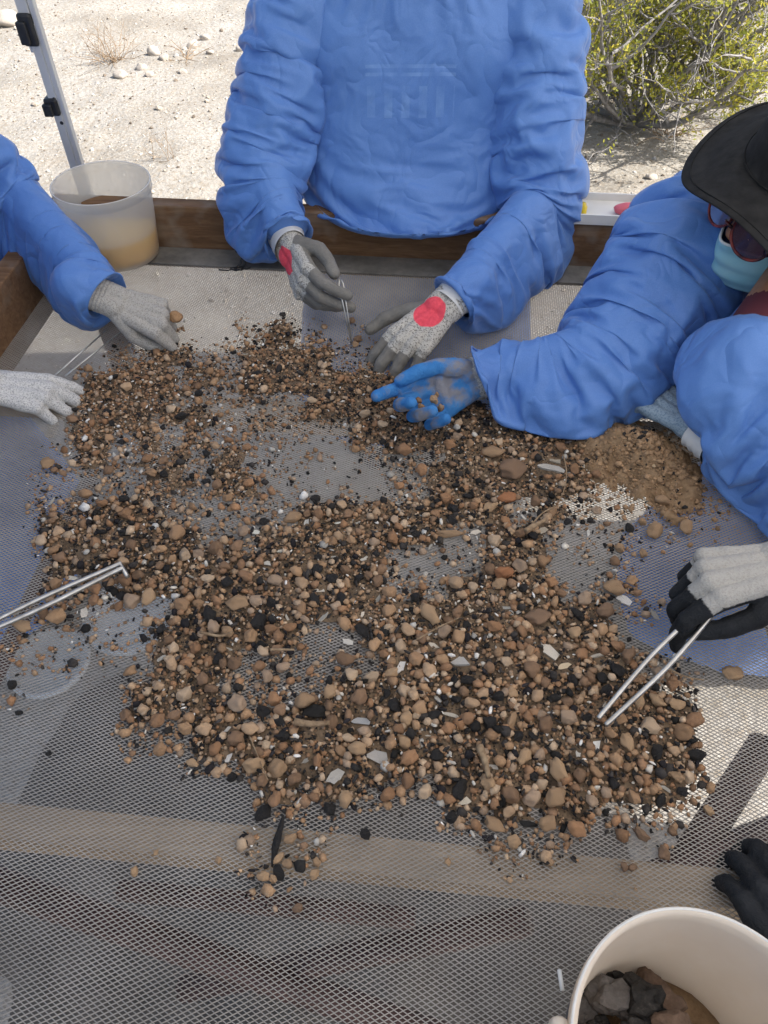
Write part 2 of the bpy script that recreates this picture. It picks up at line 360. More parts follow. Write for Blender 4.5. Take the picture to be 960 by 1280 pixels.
for k in range(10):
    r = np.random.default_rng(900 + k); bm = bmesh.new(); bmesh.ops.create_icosphere(bm, subdivisions=1, radius=1)
    bm.free(); a = (1 + 5 ** .5) / 2
    Vt = np.array([(-1, a, 0), (1, a, 0), (-1, -a, 0), (1, -a, 0), (0, -1, a), (0, 1, a), (0, -1, -a), (0, 1, -a), (a, 0, -1), (a, 0, 1), (-a, 0, -1), (-a, 0, 1)]) / 1.9
    Ft = np.array([(0, 11, 5), (0, 5, 1), (0, 1, 7), (0, 7, 10), (0, 10, 11), (1, 5, 9), (5, 11, 4), (11, 10, 2), (10, 7, 6), (7, 1, 8), (3, 9, 4), (3, 4, 2), (3, 2, 6), (3, 6, 8), (3, 8, 9), (4, 9, 5), (2, 4, 11), (6, 2, 10), (8, 6, 7), (9, 8, 1)])
    Vt = Vt * r.uniform(.7, 1.15, (12, 1)) * np.array([1, r.uniform(.6, .9), r.uniform(.45, .75)]); TINY.append((Vt, Ft))
def rotmats(n, r, tilt=.5):
    ang = r.uniform(0, 2 * np.pi, n); ax = r.normal(size=(n, 3)) * np.array([1, 1, 0]); ax /= np.linalg.norm(ax, axis=1)[:, None]; t = r.normal(size=n) * tilt
    c, s = np.cos(ang), np.sin(ang); Z = np.zeros((n, 3, 3)); Z[:, 0, 0] = c; Z[:, 0, 1] = -s; Z[:, 1, 0] = s; Z[:, 1, 1] = c; Z[:, 2, 2] = 1
    K = np.zeros((n, 3, 3)); K[:, 0, 2] = ax[:, 1]; K[:, 1, 2] = -ax[:, 0]; K[:, 2, 0] = -ax[:, 1]; K[:, 2, 1] = ax[:, 0]
    I = np.eye(3)[None]; Rt = I + np.sin(t)[:, None, None] * K + (1 - np.cos(t))[:, None, None] * (K @ K)
    return Rt @ Z
def scatter_mesh(name, templates, pos, rad, cols, seed, tilt=.5, smooth=True):
    r = np.random.default_rng(seed); which = r.integers(0, len(templates), len(pos)); Vs = []; Fs = []; Cs = []; off = 0
    for k, (Vt, Ft) in enumerate(templates):
        i = np.where(which == k)[0]
        if not len(i): continue
        W = np.einsum('nij,vj->nvi', rotmats(len(i), r, tilt), Vt) * rad[i][:, None, None] + pos[i][:, None]
        nv = len(Vt); Vs.append(W.reshape(-1, 3)); Fs.append((Ft[None] + off + nv * np.arange(len(i))[:, None, None]).reshape(-1, 3))
        Cs.append(np.repeat(cols[i], nv, 0)); off += nv * len(i)
    return mesh_np(name, np.vstack(Vs), np.vstack(Fs), smooth, np.vstack(Cs))

# pale stones strewn on the open ground
def ground_stones():
    r = np.random.default_rng(5); n = 14000
    x = r.uniform(-3.6, 4.2, n); y = 1.9 + 6.5 * r.uniform(0, 1, n) ** 1.2
    rad = np.exp(r.normal(-5.15, .45, n)); P = np.stack([x, y, 0 * x], -1)
    amp = np.clip((y - 2.4) / 1.2, 0, 1); P[:, 2] = amp * (.035 * fbm(P, .8, 2, 3) + .014 * fbm(P, 4.5, 3, 5)) - .04 * amp + rad * .25
    pal = np.array([(.42, .37, .30), (.36, .31, .25), (.50, .46, .39), (.16, .13, .10), (.44, .42, .39)])
    cols = pal[r.integers(0, 5, n)] * r.uniform(.75, 1.1, (n, 1))
    tag(link('ground_gravel', scatter_mesh('ground_gravel', TINY, P, rad, cols, 6, .4, False), M['stone_s']), 'pale gravel strewn over the sunlit desert ground behind the table', 'gravel', kind='stuff')
ground_stones()

# ------------------------------------------------------------------ the sieve table
def table():
    t = empty('sieve_table', tab((A0 + A1) / 2, (B0 + B1) / 2, 0))
    tag(t, 'large sieve table of wooden rails around a metal mesh screen', 'table')
    # expanded metal: zigzag strands with a flat top and a side face
    LW, SW, wd, th = .0088, .0050, .00105, .0009
    na = int((A1 - A0 + .03) / (LW / 2)); nb = int((B1 - B0 + .03) / (SW / 2))
    a = A0 - .015 + np.arange(na + 1) * LW / 2; b = B0 - .015 + np.arange(nb) * SW / 2
    AA, BB = np.meshgrid(a, b); k = (np.arange(na + 1)[None] + np.arange(nb)[:, None]) % 2
    BB = BB + np.where(k == 0, -1, 1) * SW / 4 * .9
    sag = -.004 * np.sin(np.pi * (AA - A0) / (A1 - A0)) * np.sin(np.pi * (BB - B0) / (B1 - B0)) + .0012 * fbm(np.stack([AA, BB, 0 * AA], -1), 5, 2, 9)
    prof = [(-wd * .5, -th * .6), (-wd * .42, th * .1), (wd * .5, th * .45)]
    rows = [TC * (AA)[..., None] + TD * (BB + p)[..., None] + np.array([0, 0, 1.]) * (MZ + sag + q)[..., None] for p, q in prof]
    V = np.stack(rows, 2)                                            # nb, na+1, 3, 3
    idx = np.arange(nb * (na + 1) * 3).reshape(nb, na + 1, 3); q = []
    for e in (0, 1): q.append(np.stack([idx[:, :-1, e], idx[:, 1:, e], idx[:, 1:, e + 1], idx[:, :-1, e + 1]], -1).reshape(-1, 4))
    tag(link('mesh_screen', mesh_np('mesh_screen', V.reshape(-1, 3), np.vstack(q), False), M['mesh'], t), kind='stuff')
    z0, z1, tk = MZ - .045, MZ + .098, .038
    def rail(a0, a1, b0, b1):
        mb = MB(); mb.box(tab((a0 + a1) / 2, (b0 + b1) / 2, (z0 + z1) / 2), TC * (a1 - a0) / 2, TD * (b1 - b0) / 2, np.array([0, 0, (z1 - z0) / 2]), .003)
        me = mb.mesh('rail')
        long_a = (a1 - a0) > (b1 - b0)
        # put the grain along the plank: vertices into the plank's own frame
        o = link('rail', me, M['wood'], t); return o
    rail(A0 - tk, A1 + tk, B1, B1 + tk); rail(A0 - tk, A1 + tk, B0 - tk, B0)
    rail(A0 - tk, A0, B0 + .001, B1 - .001); rail(A1, A1 + tk, B0 + .001, B1 - .001)
    mb = MB(); mb.box(tab((A0 + A1) / 2, B1 - .036, MZ + .0035), TC * ((A1 - A0) / 2 - .002), TD * .034, np.array([0, 0, .0015])); mb.build('ledge', M['ledge'], t)
    for a_ in (A0 + .02, A1 - .02):
        for b_ in (B0 + .02, B1 - .02):
            mb = MB(); mb.box(tab(a_, b_, .402), TC * .022, TD * .022, np.array([0, 0, .402]), .003); mb.build('leg', M['wood'], t)
    for b_ in (.25, .98):
        mb = MB(); mb.box(tab((A0 + A1) / 2, b_, MZ - .033), TC * ((A1 - A0) / 2 + .03), TD * .02, np.array([0, 0, .022]), .002); mb.build('cross_beam', M['beam'], t)
    def bar(p, q, r):
        mb = MB(); mb.tube([p, (np.asarray(p) + q) / 2, q], r, 8); mb.build('brace', M['maroon'], t, True)
    bar(at(-40, 1092, .74), at(560, 1300, .52), .019); bar(at(660, 1150, .76), at(230, 1236, .50), .017); bar(at(150, 1112, .77), at(520, 1148, .78), .012)
    bar(at(955, 930, .72), at(838, 1108, .72), .021); bar(at(985, 1030, .70), at(770, 1116, .74), .019); bar(tab(-.79, .05, .45), tab(-.79, 1.40, .45), .018); bar(tab(.70, .30, .45), tab(.70, 1.40, .45), .018)
    return t
table()

# ------------------------------------------------------------------ canopy over the table
LEG = atY(95, 215, 1.78)
def canopy():
    cx0, cy1 = LEG[0], LEG[1]; S = 3.0
    t = empty('canopy_tent', (cx0 + S / 2, cy1 - S / 2, 0)); tag(t, 'pop-up shade canopy on white aluminium legs with black sliders', 'canopy')
    for i, (x, y) in enumerate(((cx0, cy1), (cx0 + S, cy1), (cx0, cy1 - S), (cx0 + S, cy1 - S))):
        mb = MB(); zc = 1.16
        mb.box((x, y, (zc + 2.12) / 2), (.0125, 0, 0), (0, .0125, 0), (0, 0, (2.12 - zc) / 2), .003)
        lg = mb.build('leg', M['alu'], t)
        mb = MB(); mb.box((x + .004, y - .004, .61), (.0095, 0, 0), (0, .0095, 0), (0, 0, .605), .002); mb.build('inner_tube', M['alu'], lg)
        mb = MB(); mb.box((x + .0195, y - .004, 1.05), (.006, 0, 0), (0, .009, 0), (0, 0, .5), .002); mb.build('side_tube', M['alu'], lg)
        for py in (35, 131):
            z = atY(45 if py < 60 else 70, py, cy1)[2]; hh = .030 if py < 60 else .018
            mb = MB(); mb.box((x - .002, y - .004, z), (.015, 0, 0), (0, .017, 0), (0, 0, hh), .005)
            mb.box((x - .010, y - .020, z - .004), (.010, 0, 0), (0, .008, 0), (0, 0, hh * .7), .003); mb.build('slider', M['black'], lg)
        for z in (1.12, 1.17):
            mb = MB(); mb.tube([(x + .008, y - .0125, z - .1), (x + .008, y - .0140, z - .1)], .004, 10); mb.build('button_hole', M['black'], lg)
        mb = MB(); mb.box((x, y, .005), (.04, 0, 0), (0, .04, 0), (0, 0, .005), .002); mb.build('foot', M['black'], lg)
    # roof: pyramid of cloth with a hanging valance
    e = .06; c = [(cx0 - e, cy1 - S - e), (cx0 + S + e, cy1 - S - e), (cx0 + S + e, cy1 + e), (cx0 - e, cy1 + e)]
    V = [(x, y, 2.15) for x, y in c] + [(cx0 + S / 2, cy1 - S / 2, 2.95)] + [(x, y, 1.93) for x, y in c]
    Fs = [(0, 1, 4), (1, 2, 4), (2, 3, 4), (3, 0, 4), (0, 5, 6, 1), (1, 6, 7, 2), (2, 7, 8, 3), (3, 8, 5, 0)]
    mb = MB(); mb.add(V, Fs); mb.build('roof', M['canopy'], t)
    ends = [(cx0, cy1), (cx0 + S, cy1), (cx0 + S, cy1 - S), (cx0, cy1 - S)]
    for k in range(4):
        (xa, ya), (xb, yb) = ends[k], ends[(k + 1) % 4]
        for za, zb in ((2.09, 1.90), (1.90, 2.09)):
            mb = MB(); mb.tube([(xa, ya, za), ((xa + xb) / 2, (ya + yb) / 2, (za + zb) / 2), (xb, yb, zb)], .009, 6); mb.build('truss_bar', M['alu'], t)
canopy()

# ------------------------------------------------------------------ pails
def pail(name, base, r0, r1, h, label, lug=None, water=None):
    pm = M['pail_cream'] if lug is not None else M['pail']
    t = empty(name, base); tag(t, label, 'bucket')
    th = .0022
    pr = [(0, .004), (r0 - .006, .004), (r0 - .001, .0045), (r0, .010), (r0 + (r1 - r0) * .6, h * .6), (r1 - .002, h - .022), (r1 - .0015, h - .018), (r1 + .0015, h - .017), (r1 + .002, h - .003), (r1 + .002, h),
          (r1 - .002, h), (r1 - .004, h - .003), (r1 - .0042, h - .02), (r0 + (r1 - r0) * .6 - th, h * .6), (r0 - th, .012), (r0 - .008, .0075), (0, .0075)]
    V, Fs = lathe(pr, 72); o = link('shell', mesh_np('shell', V + base, Fs), pm, t)
    bv = []
    V, Fs = lathe([(r1 - .0005, h + .0003), (r1 + .0006, h + .0012), (r1 + .0016, h + .0003)], 72); link('rim_bead', mesh_np('rim_bead', V + base, Fs), M['lid'], t)
    if water:
        zw = water; rw = r0 + (r1 - r0) * zw / h - th - .001
        V, Fs = lathe([(0, .0085), (r0 - .009, .0085), (r0 - th - .001, .014), (rw, zw), (0, zw)], 48); link('contents', mesh_np('contents', V + base, Fs), M['amber'], t)
    if lug is not None:
        p = base + np.array([math.cos(lug) * (r1 + .007), math.sin(lug) * (r1 + .007), h - .02]); tx = np.array([-math.sin(lug), math.cos(lug), 0]); nx = np.array([math.cos(lug), math.sin(lug), 0])
        mb = MB(); mb.box(p, nx * .007, tx * .016, np.array([0, 0, .012]), .005); mb.build('handle_lug', pm, t, True)
        pts = [p + nx * .010 + tx * s * .0 + np.array([0, 0, -z]) for s, z in ((0, 0), (0, .02), (0, .06))]
        a = np.linspace(lug + .1, lug + math.pi - .1, 30)
        mb = MB(); mb.tube([base + np.array([math.cos(k) * (r1 + .014), math.sin(k) * (r1 + .014), h - .025 - .09 * math.sin((k - lug))]) for k in a], .0016, 8); mb.build('wire_handle', M['steel'], t, True)
    return t
bp = at(152, 318, MZ + .006); bp[2] = MZ + .0062
pail('plastic_pail', bp, .083, .097, .158, 'translucent white plastic pail with amber water standing in the corner of the table', None, .062)
rp = at(892, 1330, MZ + .165); rp[2] = MZ + .0015
pail('plastic_pail', rp, .086, .104, .165, 'cream plastic pail holding charred lumps, next to the black gloved fingers', R(172))

# ------------------------------------------------------------------ shrub
def shrub():
    base = at(795, 148, 0); base[2] = -.04
    t = empty('creosote_bush', base); tag(t, 'desert shrub with grey crooked stems and small yellow green leaves', 'shrub')
    r = np.random.default_rng(11); mb = MB(); tips = []
    def branch(p, d, L, rad, lvl):
        n = 7; pts = [p]; dd = nrm(d)
        for k in range(n):
            dd = nrm(dd + r.normal(size=3) * .17 + np.array([0, 0, .03 if lvl else .07])); pts.append(pts[-1] + dd * L / n)
        pts = np.array(pts); mb.tube(pts, np.linspace(rad, rad * .45, n + 1), 6 if lvl < 2 else 4, False)
        if lvl < 3:
            for k in range([6, 5, 4][lvl]):
                i = r.integers(2, n + 1); d2 = nrm(dd + r.normal(size=3) * .75); branch(pts[i], d2, L * r.uniform(.4, .66), max(rad * .5, .0016), lvl + 1)
        if lvl >= 2: tips.extend([(pts[i], dd) for i in range(2, n + 1)])
    for k in range(26):
        a = r.uniform(0, 2 * np.pi); el = r.uniform(.12, 1.25)
        d = np.array([math.cos(a) * math.cos(el), math.sin(a) * math.cos(el), math.sin(el)])
        branch(base + d * .03, d, r.uniform(.55, 1.05), r.uniform(.010, .024), 0)
    mb.build('trunk', M['bark'], t, True)
    tp = np.array([p for p, d in tips]); n = 46000
    keep = tp[r.integers(0, len(tp), n)]; dens = fbm(keep, 2.6, 2, 4); ok = (dens > -.25) & (keep[:, 2] > .10); keep = keep[ok]; n = len(keep)
    c = keep + r.normal(size=(n, 3)) * .022; s = r.uniform(.007, .015, n)
    u = r.normal(size=(n, 3)); u /= np.linalg.norm(u, axis=1)[:, None]; v = np.cross(u, r.normal(size=(n, 3))); v /= np.linalg.norm(v, axis=1)[:, None]
    V = np.stack([c - u * s[:, None], c + v * s[:, None] * .45, c + u * s[:, None], c - v * s[:, None] * .45], 1).reshape(-1, 3)
    link('crown', mesh_np('crown', V, np.arange(4 * n).reshape(n, 4), False), M['leaf'], t)
shrub()

# dead brush and little dry weeds on the open ground
def gz(p):
    q = np.array([[p[0], p[1], 0.]]); amp = np.clip((p[1] - 2.4) / 1.2, 0, 1)
    return float(amp * (.035 * fbm(q, .8, 2, 3)[0] + .014 * fbm(q, 4.5, 3, 5)[0]) - .04 * amp)
def weed(px, py, n, L, label, seed, flat=.5, rad=.0022):
    r = np.random.default_rng(seed); b = at(px, py, 0); b[2] = gz(b) - .003; mb = MB()
    for k in range(n):
        a = r.uniform(0, 2 * np.pi); el = r.uniform(flat * .2, flat + .6); d = np.array([math.cos(a) * math.cos(el), math.sin(a) * math.cos(el), math.sin(el)]); p = b + np.array([r.normal() * L * .12, r.normal() * L * .12, 0]); pts = [p]
        for s in range(6): d = nrm(d + r.normal(size=3) * .22); pts.append(pts[-1] + d * L * r.uniform(.6, 1.1) / 6)
        mb.tube(pts, np.linspace(rad, rad * .4, 7), 5, False)
        for s in (3, 4): mb.tube([pts[s], pts[s] + nrm(d + r.normal(size=3) * .8) * L * .25], rad * .4, 4, False)
    mb.build('dry_weed', M['twig'], None, True)['label'] = label
    o = bpy.data.objects[-1] if False else [x for x in COL.objects if x.name.startswith('dry_weed')][-1]
    o['category'] = 'weed'
weed(140, 70, 34, .30, 'low tangle of dead grey brush lying on the pale ground beyond the tent leg', 3, .45)
weed(205, 192, 7, .20, 'thin dry weed standing alone between the pail and the blue sleeve', 4, 1.0, .0016)
weed(838, 158, 18, .30, 'fallen dry twigs at the foot of the green shrub', 8, .12, .003)
def ground_rock(px, py, rad, label, seed):
    V, Fs = rock(seed, 3, 9); b = at(px, py, 0); b[2] = gz(b) + rad * .25
    o = link('ground_rock', mesh_np('ground_rock', V * rad, Fs), M['stone']); o.location = b; o.color = (.38, .34, .29, 1); tag(o, label, 'rock')
ground_rock(10, 30, .11, 'flat grey rock half sunk in the ground to the left of the tent leg', 21)
weed(235, 66, 14, .22, 'flat dead twigs lying among pale stones near the dead brush', 9, .1, .0026)
for k, (x_, y_, r_) in enumerate(((192, 64, .05), (205, 70, .035), (176, 82, .04), (186, 90, .03), (240, 52, .045), (262, 60, .03), (255, 40, .04), (60, 70, .03), (228, 86, .03), (300, 56, .035))):
    ground_rock(x_, y_, r_, 'pale rounded stone strewn near the dead brush', 40 + k); [o for o in COL.objects if o.name.startswith('ground_rock')][-1]['group'] = 'stones near the dead brush'
ground_rock(150, 92, .05, 'small pale rock among stones beyond the dead brush', 22)
ground_rock(817, 212, .032, 'small white stone on the sand beside the black hat', 23)

# items beyond the far rail, by the right-hand person's shoulder
p0 = tab(.335, B1 + .025, MZ + .098 + .001)
t = empty('sample_tray', p0); tag(t, 'shallow white plastic tray lying on the far wooden rail', 'tray')
mb = MB(); c0 = p0 + TD * .02
mb.box(c0 + np.array([0, 0, .003]), TC * .075, TD * .05, np.array([0, 0, .003]), .001); mb.build('tray_floor', M['white'], t)
for s, ax, ay, cc in ((1, TC * .002, TD * .05, TC * .073), (-1, TC * .002, TD * .05, -TC * .073), (1, TC * .071, TD * .002, TD * .048), (-1, TC * .071, TD * .002, -TD * .048)):
    mb = MB(); mb.box(c0 + cc + np.array([0, 0, .012]), ax, ay, np.array([0, 0, .009])); mb.build('tray_side', M['white'], t)
V, Fs = lathe([(0, 0), (.010, 0), (.0105, .003), (.010, .018), (.007, .020), (.007, .024), (0, .024)], 20)
o = link('bottle_cap', mesh_np('bottle_cap', V, Fs), M['yellow']); o.location = Vector(c0 - TC * .058 - TD * .02 + np.array([0, 0, .006])); tag(o, 'small yellow bottle cap in the white tray', 'cap')
V, Fs = rock(55, 3, 5); o = link('cloth_pouch', mesh_np('cloth_pouch', V * np.array([.030, .022, .016]), Fs), M['pink']); o.location = Vector(c0 + TC * .035 - TD * .01 + np.array([0, 0, .018])); tag(o, 'crumpled pinkish red pouch in the white tray', 'pouch')
# two lids on the ground below the screen
for px, py, rr, lab in ((62, 828, .105, 'round pale plastic lid lying on the ground under the mesh'), (165, 768, .13, 'larger pale plastic lid under the mesh, beside the smaller lid')):
    V, Fs = lathe([(0, .003), (rr * .84, .003), (rr * .88, .011), (rr * .96, .012), (rr, .004), (rr * .995, 0)], 40)
    q = at(px, py, 0.0); o = link('bucket_lid', mesh_np('bucket_lid', V, Fs), M['lid']); o.location = Vector(q); tag(o, lab, 'lid')
# black wire twist on the ledge
r = np.random.default_rng(3); q = at(300, 338, MZ + .006); mb = MB()
for k in range(5):
    a = r.uniform(0, 6.28); pts = [q + np.array([r.normal() * .008, r.normal() * .004, .004])]
    d = np.array([math.cos(a), math.sin(a) * .6, .1])
    for s in range(6): d = nrm(d + r.normal(size=3) * np.array([.5, .4, .35])); pts.append(pts[-1] + d * .008); pts[-1][2] = max(pts[-1][2], MZ + .0075)
    mb.tube(spline(pts, 22), .0018, 6)
o = mb.build('cable_tie', M['black'], None, True); tag(o, 'knotted black cable ties on the mesh near the far rail', 'cable tie')

# ------------------------------------------------------------------ the heap on the screen
DROWS = [
 (416, [(176, 236, .35), (300, 330, .5), (330, 372, .9), (372, 400, .45), (440, 456, .25)]),
 (448, [(128, 170, .45), (170, 262, .85), (262, 300, .6), (300, 420, .9), (424, 480, .55)]),
 (480, [(100, 150, .9), (150, 270, .85), (270, 300, .7), (300, 420, .95), (420, 500, .95)]),
 (512, [(92, 270, .85), (270, 312, .35), (312, 350, .7), (350, 380, .35), (380, 600, .95), (600, 700, .7)]),
 (544, [(90, 200, .85), (200, 272, .75), (272, 330, .65), (330, 440, .25), (440, 740, 1.0), (740, 850, .5)]),
 (576, [(60, 96, .22), (96, 310, .8), (310, 356, .6), (356, 476, .07), (476, 560, .65), (560, 745, 1.0), (745, 856, .45)]),
 (608, [(40, 128, .25), (128, 330, .75), (330, 476, .08), (476, 540, .5), (540, 745, 1.0), (745, 856, .4)]),
 (640, [(40, 230, .85), (230, 330, .5), (330, 366, .4), (366, 640, .95), (640, 716, .75), (716, 800, .22), (800, 866, .5)]),
 (672, [(45, 256, .95), (256, 320, .4), (320, 560, .95), (560, 600, .5), (600, 700, .85), (700, 760, .12), (760, 840, .25)]),
 (704, [(60, 300, .95), (300, 480, .95), (480, 600, .32), (600, 690, .95), (690, 744, .06), (744, 800, .25)]),
 (736, [(50, 160, .7), (160, 480, 1.0), (480, 560, .6), (560, 700, 1.0), (700, 745, .22), (745, 790, .5)]),
 (768, [(16, 104, .6), (104, 216, .2), (216, 766, 1.0), (780, 830, .1)]),
 (800, [(0, 104, .28), (104, 190, .14), (190, 376, .95), (376, 446, .2), (446, 775, 1.0), (775, 800, .2)]),
 (832, [(0, 60, .30), (60, 186, .08), (186, 300, .95), (300, 470, .35), (470, 790, 1.0), (790, 862, .6)]),
 (864, [(0, 30, .2), (160, 280, .9), (280, 400, .45), (400, 800, 1.0), (800, 872, .8)]),
 (896, [(150, 300, .9), (300, 340, .75), (340, 876, 1.0)]),
 (928, [(148, 190, .7), (190, 236, .3), (236, 874, 1.0)]),
 (960, [(228, 300, .75), (300, 880, 1.0)]),
 (992, [(320, 490, .85), (490, 540, .35), (540, 860, 1.0), (860, 892, .5)]),
 (1024, [(330, 374, .4), (400, 420, .15), (545, 740, .8), (740, 870, .5)]),
 (1056, [(310, 372, .5), (376, 404, .25), (600, 720, .35), (780, 834, .15)]),
 (1088, [(300, 360, .35), (360, 404, .12), (630, 652, .12), (770, 800, .08)]),
 (1116, [(310, 350, .12)])]
DG = np.zeros((1280, 960), np.float32)
for k, (y, spans) in enumerate(DROWS):
    for x0, x1, d in spans: DG[max(0, y - 16):y + 16, x0:x1] = d
def boxblur(A, n):
    for ax in (0, 1):
        c = np.cumsum(np.concatenate([np.repeat(A.take([0], ax), n + 1, ax), A, np.repeat(A.take([-1], ax), n, ax)], ax), ax)
        L = A.shape[ax]; A = (c.take(range(2 * n + 1, 2 * n + 1 + L), ax) - c.take(range(0, L), ax)) / (2 * n + 1)
    return A
DG = boxblur(boxblur(DG, 7), 5)
def dens(P):
    px, py = pix(P); ix = np.clip(px, 0, 959).astype(int); iy = np.clip(py, 0, 1279).astype(int)
    d = DG[iy, ix] * ((px > -40) & (px < 990) & (py > 300) & (py < 1270))
    Q = np.asarray(P) * np.array([1, 1, 0])
    return np.clip(d + (.30 * fbm(Q, 18, 2, 2) + .22 * fbm(Q, 45, 2, 6)) * (d > .03) * np.clip(1.3 - d, .25, 1), 0, 1), px, py
TOP = MZ + .0010
def screen_z(P):
    a = P[..., 0] * TC[0] + P[..., 1] * TC[1]; b = P[..., 0] * TD[0] + P[..., 1] * TD[1]
    sag = -.004 * np.sin(np.pi * (a - A0) / (A1 - A0)) * np.sin(np.pi * (b - B0) / (B1 - B0)) + .0012 * fbm(np.stack([a, b, 0 * a], -1), 5, 2, 9)
    return MZ + sag + .0006
MND = at(796, 576, MZ)                                       # the little mound of fine soil
def mound_h(P):
    d = P - MND; e = nrm(np.array([.55, -.83, 0])); f = np.array([-e[1], e[0], 0])
    q = np.sqrt((d @ e / .145) ** 2 + (d @ f / .072) ** 2) + .30 * fbm(P * np.array([1, 1, 0]), 20, 4, 8)
    return np.clip(1 - q, 0, 1) ** .8 * .048
def soil_h(P):
    d, px, py = dens(P); Q = np.asarray(P) * np.array([1, 1, 0])
    h = np.clip(d - .70, 0, 1) * .020 * (1 + .5 * fbm(Q, 40, 3, 1))
    return h
# thin layer of sifted soil and ash lying in the dense parts
def soil():
    st = .0035; a = np.arange(A0 + .01, A1 - .01, st); b = np.arange(.1, 1.33, st); AA, BB = np.meshgrid(a, b)
    P = TC * AA[..., None] + TD * BB[..., None]; P[..., 2] = 0
    P2 = P.reshape(-1, 3); sz = screen_z(P2); P3 = P2.copy(); P3[:, 2] = sz
    h = soil_h(P3).reshape(AA.shape); mh = mound_h(np.where(True, P3, 0) * np.array([1, 1, 0]) + np.array([0, 0, MND[2]])).reshape(AA.shape)
    mh = mh + (mh > .003) * np.clip(.0045 * fbm(P3, 55, 3, 14) + .0035 * np.abs(fbm(P3, 110, 2, 15)), -.003, 1).reshape(AA.shape)
    sz = sz.reshape(AA.shape); idx = np.arange(AA.size).reshape(AA.shape)
    jit = .0012 * fbm(P3, 130, 2, 3).reshape(AA.shape)
    def out(name, H, thr, mat, label, cat):
        P[..., 2] = sz - .0008 + np.maximum(H, 0) + jit * (H > 0)
        m = H > thr; fm = m[:-1, :-1] & m[1:, :-1] & m[:-1, 1:] & m[1:, 1:]
        Fs = np.stack([idx[:-1, :-1], idx[:-1, 1:], idx[1:, 1:], idx[1:, :-1]], -1)[fm]
        u, inv = np.unique(Fs, return_inverse=True)
        tag(link(name, mesh_np(name, P.reshape(-1, 3)[u], inv.reshape(-1, 4)), mat), label, cat, kind='stuff')
    out('sifted_soil', np.where(mh > .004, 0, h), .0012, M['soil'], 'dark ashy soil caught between the stones on the screen', 'soil')
    out('soil_mound', mh, .0006, M['mound'], 'small mound of fine tan soil beside the right-hand person', 'soil')
soil()
TAN = np.array([(.36, .225, .125), (.31, .19, .105), (.40, .27, .165), (.27, .155, .085), (.33, .235, .16), (.22, .135, .08), (.30, .165, .085), (.43, .315, .21)]) * .94; TAN = (TAN * .94 + TAN.mean(1, keepdims=True) * .06) * 1.12
DARK = np.array([(.016, .015, .014), (.028, .026, .025), (.045, .04, .037), (.02, .018, .02)])
LIGHT = np.array([(.62, .58, .51), (.48, .46, .42), (.74, .72, .68)])
def palette(px, py, r, n):
    dk = np.interp(py, [400, 480, 560, 640, 760, 900, 1050], [.30, .26, .20, .25, .24, .22, .25]) + .30 * np.exp(-(((px - 620) / 170) ** 2 + ((py - 530) / 45) ** 2)) + .18 * np.exp(-(((px - 120) / 90) ** 2 + ((py - 690) / 60) ** 2))
    dk = dk * (1 - .75 * np.exp(-(((px - 170) / 110) ** 2 + ((py - 490) / 80) ** 2)))
    u = r.uniform(size=n); c = TAN[r.integers(0, len(TAN), n)] * r.uniform(.72, 1.12, (n, 1))
    far = np.clip((640 - py) / 300, 0, .5)[:, None]
    c = c * (1 - far) + c * np.array([.90, .84, .80]) * far
    c = np.where((u < dk)[:, None], DARK[r.integers(0, 4, n)], c)
    return np.where((u > .975)[:, None], LIGHT[r.integers(0, 3, n)] * r.uniform(.6, 1, (n, 1)), c), (u < dk), (u > .975)
# --- larger stones, each one an object
ROCKS = [rock(500 + k, 3, 12, .74, .20 + .02 * (k % 4)) for k in range(16)]; RM = [mesh_np('pebble', V, Fs) for V, Fs in ROCKS]
CHARS = [rock(700 + k, 2, 14, .55, .32) for k in range(8)]; CM = [mesh_np('charcoal', V, Fs, False) for V, Fs in CHARS]
BONES = []
def shard(seed):
    """broken flake: irregular long outline, two faces, a little curved"""
    r = np.random.default_rng(seed); n = r.integers(7, 10); a = np.sort(r.uniform(0, 2 * np.pi, n) * .35 + np.linspace(0, 2 * np.pi, n, endpoint=False) * .65 + .3)
    rad = r.uniform(.62, 1.0, n); x = rad * np.cos(a); y = rad * np.sin(a) * r.uniform(.26, .5); th = r.uniform(.07, .13)
    cv = r.uniform(.1, .35); z = cv * y ** 2 * 3 + .12 * x ** 2
    V = np.vstack([np.stack([x, y, z + th * r.uniform(.4, 1, n)], -1), np.stack([x * .9, y * .86, z - th], -1), [[0, 0, th * 1.1], [0, 0, -th]]])
    Fs = []
    for i in range(n): j = (i + 1) % n; Fs += [(i, j, 2 * n), (n + j, n + i, 2 * n + 1), (j, i, n + i), (j, n + i, n + j)]
    return V, np.array(Fs)
for k in range(12): BONES.append(shard(1800 + k))
BM_ = [mesh_np('fragment', V, Fs, False) for V, Fs in BONES]
for m_ in RM: m_.materials.append(M['stone'])
for m_ in CM: m_.materials.append(M['char'])
for m_ in BM_: m_.materials.append(M['bone'])
placed = []                                                   # (x, y, r)
def free(x, y, r, k=.82): return all((x - a) ** 2 + (y - b) ** 2 > (k * (r + c)) ** 2 for a, b, c in placed)
